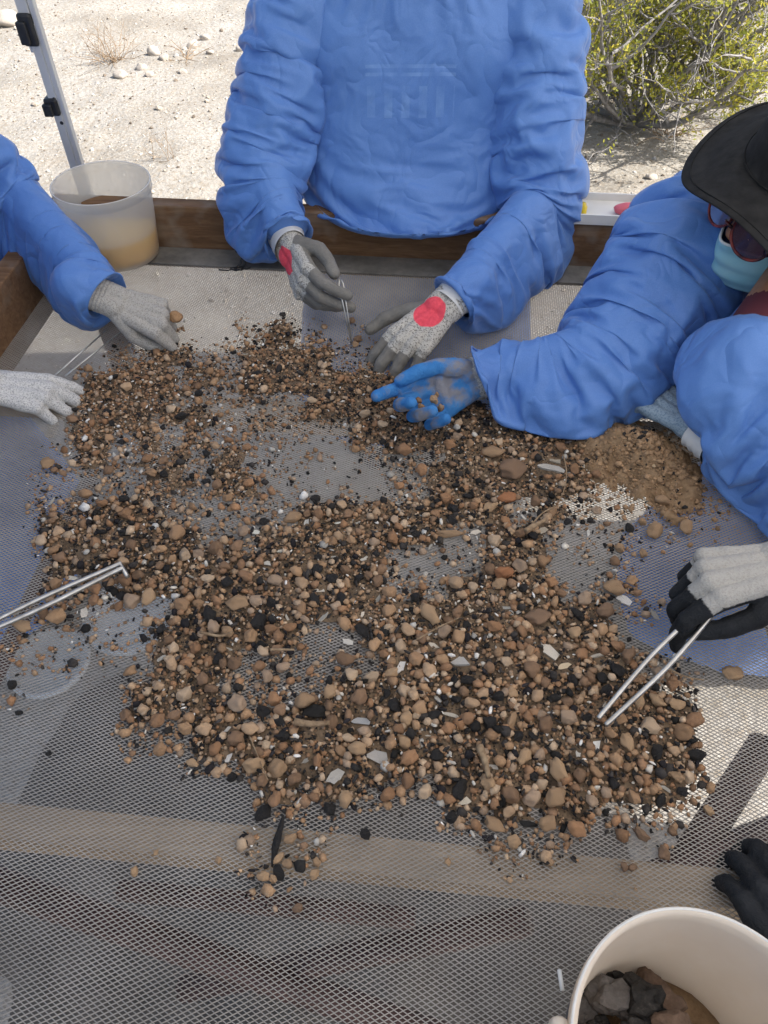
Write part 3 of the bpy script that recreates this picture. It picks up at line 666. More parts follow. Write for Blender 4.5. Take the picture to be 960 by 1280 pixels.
def put(name, mesh, tmpl, p, rad, col, rz, label, cat, group=None, tilt=.25, stretch=(1, 1, 1)):
    o = bpy.data.objects.new(name, mesh); COL.objects.link(o)
    eul = Matrix.Rotation(rz, 3, 'Z') @ Matrix.Rotation(random.gauss(0, tilt), 3, 'X') @ Matrix.Rotation(random.gauss(0, tilt * .7), 3, 'Y')
    sc_ = np.array(stretch) * rad; W = (tmpl[0] * sc_) @ np.array(eul).T
    q = np.array([[p[0], p[1], MZ]]); base = float(screen_z(q)[0]) + float(soil_h(q)[0]) * .55
    q2 = q * np.array([1, 1, 0]) + np.array([0, 0, MND[2]]); base = max(base, float(screen_z(q)[0]) + float(mound_h(q2)[0]) - rad * .25)
    o.location = (p[0], p[1], base - W[:, 2].min() - .0004); o.rotation_euler = eul.to_euler(); o.scale = sc_
    o.color = (*col, 1); tag(o, label, cat, group); placed.append((p[0], p[1], rad)); return o
LAND = [((346, 1050), 'beside the long charred stick'), ((800, 610), 'at the soil mound'), ((752, 902), 'around the tips of the right tongs'), ((380, 440), 'below the hanging grey glove'), ((510, 500), 'under the cupped blue glove'),
        ((200, 460), 'below the fist holding a brown lump'), ((150, 715), 'near the bent tips of the left tongs'), ((536, 768), 'near the long waisted stone'), ((562, 666), 'near the brick-shaped clod'), ((394, 889), 'near the round black charred stone'),
        ((470, 943), 'near the curved grey bone shell'), ((606, 950), 'near the bare tan stick'), ((688, 583), 'near the large grey white bone'), ((695, 1000), 'near the knobbly tan clod'), ((402, 735), 'near the white bone chip inside the left half'),
        ((688, 812), 'near the cream bone splinter'), ((300, 755), 'left of the bare patches in the heap'), ((280, 540), 'around the bare grey patch'), ((240, 900), 'at the lower left rim of the heap'), ((840, 900), 'between the right tongs and the right rim')]
def near(p):
    x, y = pix(p); return min(LAND, key=lambda q: (q[0][0] - x) ** 2 + (q[0][1] - y) ** 2)[1]
def stone_words(col, rad, st=1.0):
    lum = float(np.dot(col, (.3, .5, .2))); tone = 'reddish' if col[0] / col[1] > 1.72 else ('pale tan' if lum > .27 else 'tan' if lum > .215 else 'brown' if lum > .15 else 'dark brown')
    return tone, ('large' if rad > .0105 else 'middling' if rad > .0082 else 'small')
def pebble(px, py, rpx, col=None, label=None, st=(1, 1, 1), rz=None, name='pebble', cat='pebble'):
    p = at(px, py, TOP + .006); rad = rpx * np.linalg.norm(p - CAM) / F * .98; k = random.randrange(len(RM))
    if col is None: col = TAN[random.randrange(len(TAN))] * random.uniform(.85, 1.15)
    g_ = None
    if label is None:
        tone, big = stone_words(np.asarray(col), rad); nr = near(p); label = big + ' ' + tone + ' pebble ' + nr; g_ = 'pebbles ' + nr
    put(name, RM[k], ROCKS[k], p, rad, col, random.uniform(0, 6.28) if rz is None else rz, label, cat, g_, .2, st)
T1, T2, T3, RD = (.37, .25, .15), (.30, .20, .12), (.20, .13, .085), (.30, .14, .07)
pebble(536, 768, 20, T1, 'long pale tan stone with a waist lying near the middle of the heap', (1, .62, .6), -1.0, 'stone', 'stone')
pebble(640, 591, 22, T3, 'biggest brown earth clod in the heap, below the grey bone', (1, .9, .75), .3, 'earth_clod', 'clod')
pebble(617, 568, 15, T2, None, (1, .85, .8)); pebble(634, 620, 13, RD, 'crumbling reddish clod against the biggest brown clod', (1.1, .9, .6), .4, 'earth_clod', 'clod')
pebble(614, 633, 12, T1, None, (1, .7, .7)); pebble(562, 666, 19, T2, 'brick-shaped brown clod with straight sides', (1, .38, .4), -.05, 'earth_clod', 'clod')
pebble(672, 772, 20, T3, 'broad flat brown clod in the right half of the heap', (1, .8, .6), .2, 'earth_clod', 'clod')
pebble(630, 717, 13, RD); pebble(625, 730, 11, T2); pebble(695, 997, 15, T2, 'knobbly tan clod at the near edge of the heap above a smaller clod', (1, .95, .85), .5, 'earth_clod', 'clod'); pebble(684, 1028, 14, T2, None, (.8, 1.1, .7))
pebble(617, 1029, 15, T2, None, (1, .75, .7), -.7); pebble(643, 1051, 10, T1, 'oval tan pebble lying alone just below the near edge of the heap', (.85, 1, .75), 0); pebble(347, 960, 15, T2, None, (.8, 1.05, .8))
pebble(318, 957, 14, T1); pebble(431, 997, 11, T1); pebble(446, 936, 12, T1); pebble(697, 964, 16, T1, None, (1, .72, .8), -1.1); pebble(508, 898, 11, T1); pebble(506, 926, 10, T1)
pebble(918, 839, 13, T1, 'round flat tan stone lying alone on the mesh right of the tongs', (1, .95, .45), 0, 'stone', 'stone'); pebble(767, 732, 14, T2, None, (1, .8, .7)); pebble(818, 664, 12, T2); pebble(857, 660, 11, T2)
pebble(776, 682, 7, T2); pebble(805, 690, 7, T2); pebble(803, 650, 6, T2); pebble(757, 765, 12, T3); pebble(718, 790, 9, T1); pebble(827, 626, 11, T2, None, (1, .8, .7)); pebble(790, 632, 6, T2)
pebble(366, 645, 13, T2, None, (1, .8, .7), .2); pebble(297, 753, 15, T2, None, (1, .85, .7)); pebble(186, 745, 12, T1); pebble(28, 780, 14, T1, None, (1, .7, .7)); pebble(285, 790, 10, T2); pebble(380, 878, 14, T2); pebble(413, 865, 11, T1)
pebble(490, 840, 10, T1); pebble(640, 865, 9, T1); pebble(60, 580, 9, T2); pebble(90, 578, 6); pebble(78, 590, 5); pebble(64, 650, 6); pebble(740, 1000, 9); pebble(655, 945, 14, T1, None, (1, .7, .7)); pebble(610, 980, 12, T1); pebble(640, 900, 13, T2, None, (1, .6, .6))
pebble(785, 930, 13, T1, None, (1, .8, .7)); pebble(822, 876, 11, T1); pebble(845, 880, 10, T1); pebble(800, 876, 11, T1, None, (1, .7, .7)); pebble(860, 970, 8); pebble(846, 972, 9, T2); pebble(803, 1041, 10, T3, None, (1.1, .7, .7)); pebble(831, 1064, 9, T3); pebble(781, 1081, 6, T3); pebble(792, 1082, 6, T3)
pebble(348, 1070, 9, T1, None, (1, .7, .7)); pebble(362, 1046, 8, T2); pebble(328, 1094, 8, T1); pebble(341, 1097, 6, T1); pebble(359, 1078, 7, T2); pebble(395, 1076, 6, T2); pebble(392, 1090, 7, T1); pebble(372, 1133, 7, T3); pebble(166, 1087, 6, T1); pebble(193, 1063, 4, T1); pebble(272, 1072, 5, T1); pebble(887, 1012, 7, T1); pebble(560, 1074, 5, T1); pebble(240, 952, 9, T1, None, (1.1, .7, .6))
pebble(440, 400, 6, T3); pebble(447, 422, 6, T3); pebble(444, 428, 5, T2); pebble(345, 408, 4, T3)
# charred pieces, bone and twigs that stand out
def special(px, py, rpx, lib, meshes, name, label, cat, col=(1, 1, 1), st=(1, 1, 1), rz=0., k=None):
    p = at(px, py, TOP + .008); rad = rpx * np.linalg.norm(p - CAM) / F; k = random.randrange(len(meshes)) if k is None else k
    return put(name, meshes[k], lib[k], p, rad, col, rz, label, cat, None, .12, st)
special(346, 1046, 30, CHARS, CM, 'charred_stick', 'long charred stick lying apart on the bare mesh below the heap', 'charcoal', st=(1, .24, .28), rz=1.42)
special(348, 1086, 12, CHARS, CM, 'charcoal', 'charcoal lump at the lower end of the long charred stick', 'charcoal', st=(1, .6, .6), rz=2.2)
special(394, 889, 16, ROCKS, CM[:0] + RM, 'charred_disc', 'round black charred stone beside a flat grey stick', 'charcoal', (.02, .019, .018), (1, .85, .5), .2, 3)
special(660, 1027, 13, CHARS, CM, 'charcoal', 'black charcoal lump at the near edge of the heap below the tan clods', 'charcoal', st=(1, .5, .5), rz=-.2)
special(575, 985, 16, CHARS, CM, 'charcoal', 'tall black charcoal lump beside the bare tan stick', 'charcoal', st=(1, .6, .6), rz=1.2)
special(566, 1020, 9, CHARS, CM, 'charcoal', 'small charcoal crumb on bare mesh below the heap', 'charcoal'); special(457, 1041, 8, CHARS, CM, 'charcoal', 'small dusty charcoal crumb alone on the bare mesh', 'charcoal')
special(58, 938, 4, CHARS, CM, 'charcoal', 'tiny charcoal crumb beside two tan crumbs on the bare left mesh', 'charcoal'); special(20, 887, 5, CHARS, CM, 'charcoal', 'tiny charcoal crumb alone on the far left of the mesh', 'charcoal')
special(688, 583, 21, BONES, BM_, 'bone_fragment', 'large grey white bone fragment with a curved groove', 'bone', (.55, .53, .50), (1, .9, 1), -.35, 1)
special(698, 574, 13, BONES, BM_, 'bone_fragment', 'tan flake resting against the large grey bone', 'bone', (.46, .41, .33), (1, 1.2, 1), -.3, 2)
for px, py, rp_, rz, col, lab in ((688, 812, 14, -1.0, (.62, .57, .50), 'cream bone splinter right of the broad flat clod'), (706, 831, 10, .1, (.60, .50, .36), 'yellowish bone flake below the cream splinter'),
    (472, 943, 15, -.25, (.42, .40, .38), 'grey curved bone shell at the near edge of the heap'), (420, 966, 15, .9, (.45, .43, .40), 'grey bone splinter left of the curved shell'), (402, 735, 10, .2, (.66, .62, .55), 'white bone chip in the middle left of the heap'),
    (453, 765, 8, 1.3, (.66, .60, .52), 'upright cream bone chip near the waisted stone'), (436, 798, 9, -.2, (.60, .58, .55), 'pale bone flake below the upright cream chip'), (501, 831, 9, 1.1, (.68, .66, .64), 'bright white bone flake standing on its edge'),
    (543, 806, 10, -.9, (.60, .55, .48), 'cream bone splinter below the waisted stone'), (589, 760, 9, -1.2, (.60, .54, .45), 'narrow cream chip right of the waisted stone'), (285, 943, 8, 1.2, (.62, .61, .60), 'white bone chip near the left edge of the heap'),
    (450, 899, 12, -.25, (.40, .41, .43), 'bluish grey bone splinter by the charred round stone'), (320, 660, 7, -.2, (.70, .68, .62), 'white bone chip on bare mesh below the grey gap'), (424, 650, 6, 0., (.70, .68, .62), 'small white bone chip at the top of the dark patch'),
    (103, 762, 9, -1.3, (.62, .58, .52), 'cream bone chip lying under the left tongs'), (92, 716, 9, .5, (.60, .57, .50), 'pale bone chip at the left edge by the left tongs'), (458, 694, 9, .5, (.50, .47, .42), 'grey cream flake above the waisted stone'),
    (784, 746, 13, -.75, (.62, .61, .60), 'thin white bone sliver on the blue-looking mesh at right'), (800, 637, 8, .5, (.60, .56, .50), 'white chip at the foot of the soil mound'), (815, 594, 8, .8, (.55, .42, .28), 'tan chip lying on the soil mound'), (680, 658, 9, .6, (.42, .37, .30), 'grey chip beside the short tan stick'),
    (595, 660, 7, .3, (.62, .56, .48), 'cream chip right of the brick-shaped clod'), (747, 928, 9, 1.1, (.70, .70, .70), 'bright white flake beside the tips of the right tongs'), (583, 998, 9, .4, (.62, .57, .48), 'cream flake at the near edge beside the bare tan stick'), (577, 826, 15, -.1, (.44, .43, .42), 'grey white bone splinter below a long dark gap'), (350, 684, 5, .3, (.6, .58, .52), 'little white chip beside bare mesh at upper left')):
    special(px, py, rp_ * 1.2, BONES, BM_, 'bone_fragment', lab, 'bone', tuple(min(.85, q * 1.25) for q in col), (1, 1.2, 1), rz)
def twig(pts, rad, label, lift=.012):
    P = [at(x, y, TOP + .010 + lift) for x, y in pts]
    mb = MB(); mb.tube(spline(P, 14), np.interp(np.linspace(0, 1, 14), [0, .4, 1], [rad, rad * .85, rad * .55]), 7); tag(mb.build('twig', M['twig'], None, True), label, 'twig')
twig([(599, 932), (606, 950), (611, 972)], .0052, 'bare tan stick standing out at the near edge of the heap'); twig([(657, 664), (668, 657), (683, 649)], .0048, 'short thick tan stick pointing at the soil mound')
twig([(664, 656), (680, 640), (706, 628)], .0014, 'thin twig crossing the short thick stick'); twig([(704, 568), (708, 590), (705, 612), (698, 628)], .0013, 'thin curved dry root hanging past the large bone')
twig([(368, 902), (390, 905), (412, 903)], .0048, 'flat grey stick below the charred round stone', .004); twig([(312, 920), (335, 975)], .0010, 'thin straw at the lower left of the heap', .004)
twig([(830, 834), (858, 846), (880, 850)], .0013, 'thin straw sticking out of the heap by the right tongs', .006); twig([(338, 812), (368, 812)], .0022, 'short dry twig at the edge of a bare patch of mesh', .004); twig([(520, 800), (550, 783), (574, 772)], .0012, 'long thin root beside the cream splinters', .008)
twig([(250, 790), (275, 795), (290, 790)], .0022, 'dry curled twig in the left half of the heap', .008)
# --- the rest of the larger stones
def scatter_big():
    r = np.random.default_rng(21); nt_, nc, nb_ = 0, 0, 0; a = r.uniform(A0, A1, 60000); b = r.uniform(.1, 1.33, 60000)
    P = TC * a[:, None] + TD * b[:, None]; P[:, 2] = TOP; d, px, py = dens(P)
    size = np.exp(r.normal(0, .28, 60000)) * np.interp(py, [400, 520, 640, 760, 900, 1050], [.0046, .0050, .0060, .0070, .0073, .0072])
    ok = r.uniform(size=60000) < d ** 1.6; order = np.where(ok)[0]; order = order[np.argsort(-size[order[:5200]])] if len(order) > 5200 else order[np.argsort(-size[order])]
    for i in order:
        if nt_ >= 235 and nc >= 95 and nb_ >= 45: break
        if size[i] > .014 or not free(P[i, 0], P[i, 1], size[i]): continue
        u = r.uniform(); rz = r.uniform(0, 6.28)
        if u < .24 and nc < 95:
            k = r.integers(8); nc += 1; put('charcoal', CM[k], CHARS[k], P[i], size[i] * .95, (1, 1, 1), rz, ('larger' if size[i] > .0085 else 'small') + ' black charcoal lump ' + near(P[i]), 'charcoal', 'charcoal lumps ' + near(P[i]), .3)
        elif u > .90 and nb_ < 45:
            k = r.integers(12); nb_ += 1; put('bone_fragment', BM_[k], BONES[k], P[i], size[i], LIGHT[r.integers(3)] * .9, rz, 'small pale bone chip ' + near(P[i]), 'bone', 'bone chips ' + near(P[i]), .3)
        elif nt_ < 235:
            k = r.integers(16); c_ = TAN[r.integers(len(TAN))] * r.uniform(.8, 1.12); tone, big = stone_words(c_, size[i]); nr = near(P[i]); nt_ += 1
            put('pebble', RM[k], ROCKS[k], P[i], size[i], c_, rz, big + ' ' + tone + ' pebble ' + nr, 'pebble', 'pebbles ' + nr, .3)
scatter_big()
# --- small gravel, one mass
def scatter_small():
    r = np.random.default_rng(33); BIG = np.array(placed)
    def batch(n, s0, sig, lo, hi, seed, tm, name, label, power, lift, clear, shard=False):
        a = r.uniform(A0 + .01, A1 - .01, n); b = r.uniform(.1, 1.36, n); P = TC * a[:, None] + TD * b[:, None]; P[:, 2] = TOP; d, px, py = dens(P)
        ok = r.uniform(size=n) < d ** power; P, px, py, d = P[ok], px[ok], py[ok], d[ok]; m = len(P)
        rad = np.clip(np.exp(r.normal(math.log(s0), sig, m)) * np.interp(py, [400, 560, 700, 900], [.82, .86, 1, 1.12]), lo, hi)
        cell = {}
        for i, (x, y, q) in enumerate(BIG): cell.setdefault((int(x // .05), int(y // .05)), []).append(i)
        keep = np.ones(m, bool)
        for i in range(m):
            cx_, cy_ = int(P[i, 0] // .05), int(P[i, 1] // .05)
            for u in (-1, 0, 1):
                for v in (-1, 0, 1):
                    for j in cell.get((cx_ + u, cy_ + v), ()):
                        if (P[i, 0] - BIG[j, 0]) ** 2 + (P[i, 1] - BIG[j, 1]) ** 2 < (clear * BIG[j, 2]) ** 2: keep[i] = False
        P, px, py, d, rad = P[keep], px[keep], py[keep], d[keep], rad[keep]; m = len(P)
        q2 = P * np.array([1, 1, 0]) + np.array([0, 0, MND[2]]); mh = mound_h(q2); k2 = (mh < .004) | (r.uniform(size=m) < .7)
        P, px, py, d, rad, mh = P[k2], px[k2], py[k2], d[k2], rad[k2], mh[k2]; m = len(P)
        cols, dk, lt = palette(px, py, r, m); inm = mh > .004; cols = np.where((inm & (r.uniform(size=m) < .85))[:, None], np.array([.30, .20, .118]) * r.uniform(.7, 1.1, (m, 1)), cols); rad = np.where(dk, rad * .9, rad)
        if shard:
            cols = np.where((r.uniform(size=m) < .86)[:, None], DARK[r.integers(0, 4, m)] * r.uniform(.8, 1.6, (m, 1)), LIGHT[r.integers(0, 3, m)])
        z = screen_z(P) + np.maximum(soil_h(P) * .6, mh - rad * .3) + rad * .45 + lift * r.uniform(0, 1, m) * np.clip(d - .6, 0, .4) * rad * 2.2
        P[:, 2] = z
        tag(link(name, scatter_mesh(name, tm, P, rad, cols, seed, .55, True), M['stone_s']), label, 'gravel', kind='stuff'); return m
    n1 = batch(30000, .0040, .36, .0026, .0085, 1, SM, 'gravel', 'mixed tan and black gravel spread over the mesh screen', 1.0, 1.0, .8)
    n2 = batch(80000, .0021, .32, .0011, .0040, 2, TINY, 'fine_gravel', 'fine brown grit and charcoal crumbs between the larger stones', .8, 1.5, .75)
    SH = [(V * np.array([1, .5, .6]), F_) for V, F_ in TINY]
    n3 = batch(26000, .0031, .38, .0016, .0070, 3, SH, 'charcoal_crumbs', 'flaky black charcoal crumbs and pale splinters strewn through the gravel', 1.1, 1.8, .7, True)
    m = 3600; e = nrm(np.array([.55, -.83, 0])); f = np.array([-e[1], e[0], 0]); ang = r.uniform(0, 6.283, m); q = np.abs(r.normal(0, .62, m))
    P = MND + (e * .150) * (q * np.cos(ang))[:, None] + (f * .080) * (q * np.sin(ang))[:, None]; rad = np.clip(np.exp(r.normal(math.log(.0020), .55, m)), .0009, .0075)
    P[:, 2] = screen_z(P) + np.maximum(mound_h(P * np.array([1, 1, 0]) + np.array([0, 0, MND[2]])), 0) + rad * .35
    cols = np.array([.33, .215, .125]) * r.uniform(.62, 1.15, (m, 1)) * np.array([1, 1, 1]); cols[r.uniform(size=m) < .07] = DARK[1]
    tag(link('soil_crumbs', scatter_mesh('soil_crumbs', TINY, P, rad, cols, 44, .6, True), M['stone_s']), 'loose tan crumbs spilling around the soil mound', 'soil', kind='stuff')
    print('gravel', n1, n2, len(BIG))
scatter_small()

# ------------------------------------------------------------------ cloth: a small position-based drape
def collide(X, caps, zmin):
    for a, b, ra, rb in caps:
        ab = b - a; t = np.clip(((X - a) @ ab) / (ab @ ab + 1e-12), 0, 1)
        c = a + t[..., None] * ab; d = X - c; L = np.sqrt((d * d).sum(-1)) + 1e-9; rr = ra + (rb - ra) * t
        m = L < rr
        if m.any(): X[m] = c[m] + d[m] * (rr[m] / L[m])[:, None]
    if zmin is not None:
        np.maximum(X[..., 2], zmin, out=X[..., 2])
def drape(X, caps=(), slackv=1.12, slacku=1.05, iters=150, seed=0, pin0=2, pin1=2, zmin=None, grav=.7, bend=.04, noise=.004, push=0, pinmask=None, seedamp=.025, ru=.06, kv=1.45):
    r = np.random.default_rng(seed); nv, nu, _ = X.shape
    dv = np.linalg.norm(X[1:] - X[:-1], axis=-1) * slackv; du = np.linalg.norm(np.roll(X, -1, 1) - X, axis=-1) * slacku
    dg1 = np.linalg.norm(np.roll(X, -1, 1)[1:] - X[:-1], axis=-1) * (slackv + slacku) / 2; dg2 = np.linalg.norm(X[1:] - np.roll(X, -1, 1)[:-1], axis=-1) * (slackv + slacku) / 2
    wgt = np.ones((nv, nu, 1)); wgt[:pin0] = 0
    if pin1: wgt[-pin1:] = 0
    if pinmask is not None: wgt[pinmask] = 0
    X0 = X.copy(); Q = np.stack(np.meshgrid(np.linspace(0, 1, nu), np.linspace(0, 1, nv)), -1)
    nn = np.cross(np.roll(X, -1, 1) - np.roll(X, 1, 1), np.gradient(X, axis=0)); nn /= np.linalg.norm(nn, axis=-1, keepdims=True) + 1e-9
    nn *= np.sign(((X - X.mean(1, keepdims=True)) * nn).sum())
    sarc = np.concatenate([[0], np.cumsum(dv.mean(1))])[:, None] + 0 * X[..., 0]; uarc = np.arange(nu)[None] / nu * 2 * np.pi
    C = np.stack([np.cos(uarc) * ru + 0 * sarc, np.sin(uarc) * ru + 0 * sarc, sarc * kv + .35 * ru * np.cos(uarc + seed)], -1)      # creases run round and across the tube
    rid = 1 - 2 * np.abs(vnoise(C, 12, seed)); rid2 = 1 - 2 * np.abs(vnoise(C * np.array([1, 1, .8]), 26, seed + 4))
    ramp = np.clip(np.minimum(np.arange(nv) - pin0, nv - 1 - pin1 - np.arange(nv)) / 14., 0, 1)[:, None, None]; rl = ramp ** .5 * np.linalg.norm(X - X.mean(1, keepdims=True), axis=-1, keepdims=True); X = X + wgt * nn * seedamp * np.clip(rl / .09, 0, 1) * (rid + .5 * rid2)[..., None] + wgt * r.normal(size=X.shape) * .0004
    Pv = X.copy(); dt2 = (1 / 60.) ** 2
    def sat(I, J, rest, k=1.0):
        d = X[J] - X[I]; L = np.sqrt((d * d).sum(-1, keepdims=True)) + 1e-9; wi, wj = wgt[I], wgt[J]; s = (L - rest[..., None]) / L / (wi + wj + 1e-9) * k
        X[I] += wi * s * d; X[J] -= wj * s * d
    pn = (.45 + 1.0 * np.clip(fbm(X0, 14, 2, seed + 9), -1, 1))[..., None]
    ev, od = np.arange(0, nu, 2), np.arange(1, nu, 2)
    for it in range(iters):
        vel = (X - Pv) * .90; Pv = X.copy(); X = X + wgt * vel
        X[..., 2:3] -= wgt * grav * dt2 * .5
        if push:
            nn = np.cross(np.roll(X, -1, 1) - np.roll(X, 1, 1), np.gradient(X, axis=0)); nn /= np.linalg.norm(nn, axis=-1, keepdims=True) + 1e-9
            if it == 0: sg = np.sign(((X - X.mean(1, keepdims=True)) * nn).sum())
            X += wgt * nn * sg * push * pn
        for _ in range(3):
            for s in (0, 1):
                I = slice(s, nv - 1, 2); J = slice(s + 1, nv, 2); n_ = len(range(*I.indices(nv - 1))); J = slice(s + 1, s + 1 + 2 * n_, 2); I = slice(s, s + 2 * n_, 2)
                sat(I, J, dv[s::2][:n_])
                for dg, rol in ((dg1, 1), (dg2, -1)):
                    A = X[I]; B = np.roll(X[J], -1, 1) if rol == 1 else X[J]
                    if rol == 1:
                        d = B - A; wi, wj = wgt[I], np.roll(wgt[J], -1, 1)
                    else:
                        A = np.roll(X[I], -1, 1); d = B - A; wi, wj = np.roll(wgt[I], -1, 1), wgt[J]
                    L = np.sqrt((d * d).sum(-1, keepdims=True)) + 1e-9; q = (L - dg[s::2][:n_][..., None]) / L / (wi + wj + 1e-9) * .45
                    if rol == 1: X[I] += wi * q * d; X[J] -= np.roll(wj * q * d, 1, 1)
                    else: X[I] += np.roll(wi * q * d, 1, 1); X[J] -= wj * q * d
            for cc in (ev, od):
                I = (slice(None), cc); J = (slice(None), (cc + 1) % nu); sat(I, J, du[:, cc])
        lap = -4 * X + np.roll(X, 1, 1) + np.roll(X, -1, 1); lap[1:-1] += X[2:] + X[:-2]; lap[0] = 0; lap[-1] = 0
        bl = -4 * lap + np.roll(lap, 1, 1) + np.roll(lap, -1, 1); bl[1:-1] += lap[2:] + lap[:-2]; bl[0] = 0; bl[-1] = 0
        X -= wgt * bend * .5 * bl
        collide(X, caps, zmin); X = wgt * X + (1 - wgt) * X0
    return X
def tube_grid(path, rads, nv, nu, squash=None):
    P = spline(path, 400); rr = spline(np.asarray(rads, float)[:, None], 400)[:, 0]
    s = np.concatenate([[0], np.cumsum(np.linalg.norm(np.diff(P, axis=0), axis=1))]); t = np.linspace(0, s[-1], nv)
    P = np.stack([np.interp(t, s, P[:, k]) for k in range(3)], -1); rr = np.interp(t, s, rr)
    # soften kinks
    for _ in range(6): P[1:-1] = .25 * P[:-2] + .5 * P[1:-1] + .25 * P[2:]
    T, Nn, B = frames(P); a = np.linspace(0, 2 * np.pi, nu, endpoint=False)
    return P[:, None] + rr[:, None, None] * (np.cos(a)[None, :, None] * Nn[:, None] + np.sin(a)[None, :, None] * B[:, None])
def grid_mesh(name, X, sub=1):
    nv, nu, _ = X.shape; idx = np.arange(nv * nu).reshape(nv, nu); nx = np.roll(idx, -1, 1)
    return mesh_np(name, X.reshape(-1, 3), np.stack([idx[:-1], nx[:-1], nx[1:], idx[1:]], -1).reshape(-1, 4))
def hem(X, n=3, inset=.006):
    """turn the last ring inwards so that the cloth shows thickness"""
    c = X[-1].mean(0); ax = nrm(X[-1].mean(0) - X[-4].mean(0)); rows = [X[-1] + (c - X[-1]) * inset * k / .06 - ax * .006 * k for k in range(1, n + 1)]
    return np.concatenate([X, np.stack(rows)], 0)

# ------------------------------------------------------------------ bodies from tapered capsules, fused
def capsule(a, b, ra, rb, n=14, m=5):
    a, b = np.asarray(a, float), np.asarray(b, float); L = np.linalg.norm(b - a)
    z = (b - a) / L if L > 1e-9 else np.array([0, 0, 1.]); x = nrm(np.cross(z, [1, 0, 0] if abs(z[0]) < .8 else [0, 1, 0])); y = np.cross(z, x)
    rows = [(ra * math.cos(t), a - z * ra * math.sin(t)) for t in np.linspace(np.pi / 2 - .08, 0, m)] + [(rb * math.cos(t), b + z * rb * math.sin(t)) for t in np.linspace(0, np.pi / 2 - .08, m)]
    th = np.linspace(0, 2 * np.pi, n, endpoint=False); V = []
    for r_, c in rows: V += [c + r_ * (math.cos(q) * x + math.sin(q) * y) for q in th]
    k = len(rows); Fs = [(i * n + j, i * n + (j + 1) % n, (i + 1) * n + (j + 1) % n, (i + 1) * n + j) for i in range(k - 1) for j in range(n)]
    Fs += [tuple(range(n))[::-1], tuple((k - 1) * n + j for j in range(n))]; return V, Fs
def fuse(name, caps, voxel, smooth=4, ells=()):
    mb = MB()
    for c in caps: mb.add(*capsule(*c))
    for c, rx, ry, rz, Rm in ells:
        V, Fs = ico(3); mb.add((V * np.array([rx, ry, rz])) @ np.asarray(Rm).T + c, Fs)
    o = bpy.data.objects.new('tmp', mb.mesh('tmp')); COL.objects.link(o)
    md = o.modifiers.new('r', 'REMESH'); md.mode = 'VOXEL'; md.voxel_size = voxel; md.use_smooth_shade = True
    sm = o.modifiers.new('s', 'SMOOTH'); sm.factor = .5; sm.iterations = smooth
    dg = bpy.context.evaluated_depsgraph_get(); me = bpy.data.meshes.new_from_object(o.evaluated_get(dg)); me.name = name
    old = o.data; bpy.data.objects.remove(o); bpy.data.meshes.remove(old)
    me.polygons.foreach_set('use_smooth', [True] * len(me.polygons)); return me
FL = [(.043, .026, .022), (.047, .030, .023), (.044, .028, .023), (.034, .022, .020)]
FR = [(.0112, .0100, .0090), (.0115, .0102, .0092), (.0110, .0098, .0088), (.0098, .0088, .0080)]
MCP = [(.092, .030, 0), (.097, .009, .003), (.091, -.012, .001), (.080, -.031, -.004)]
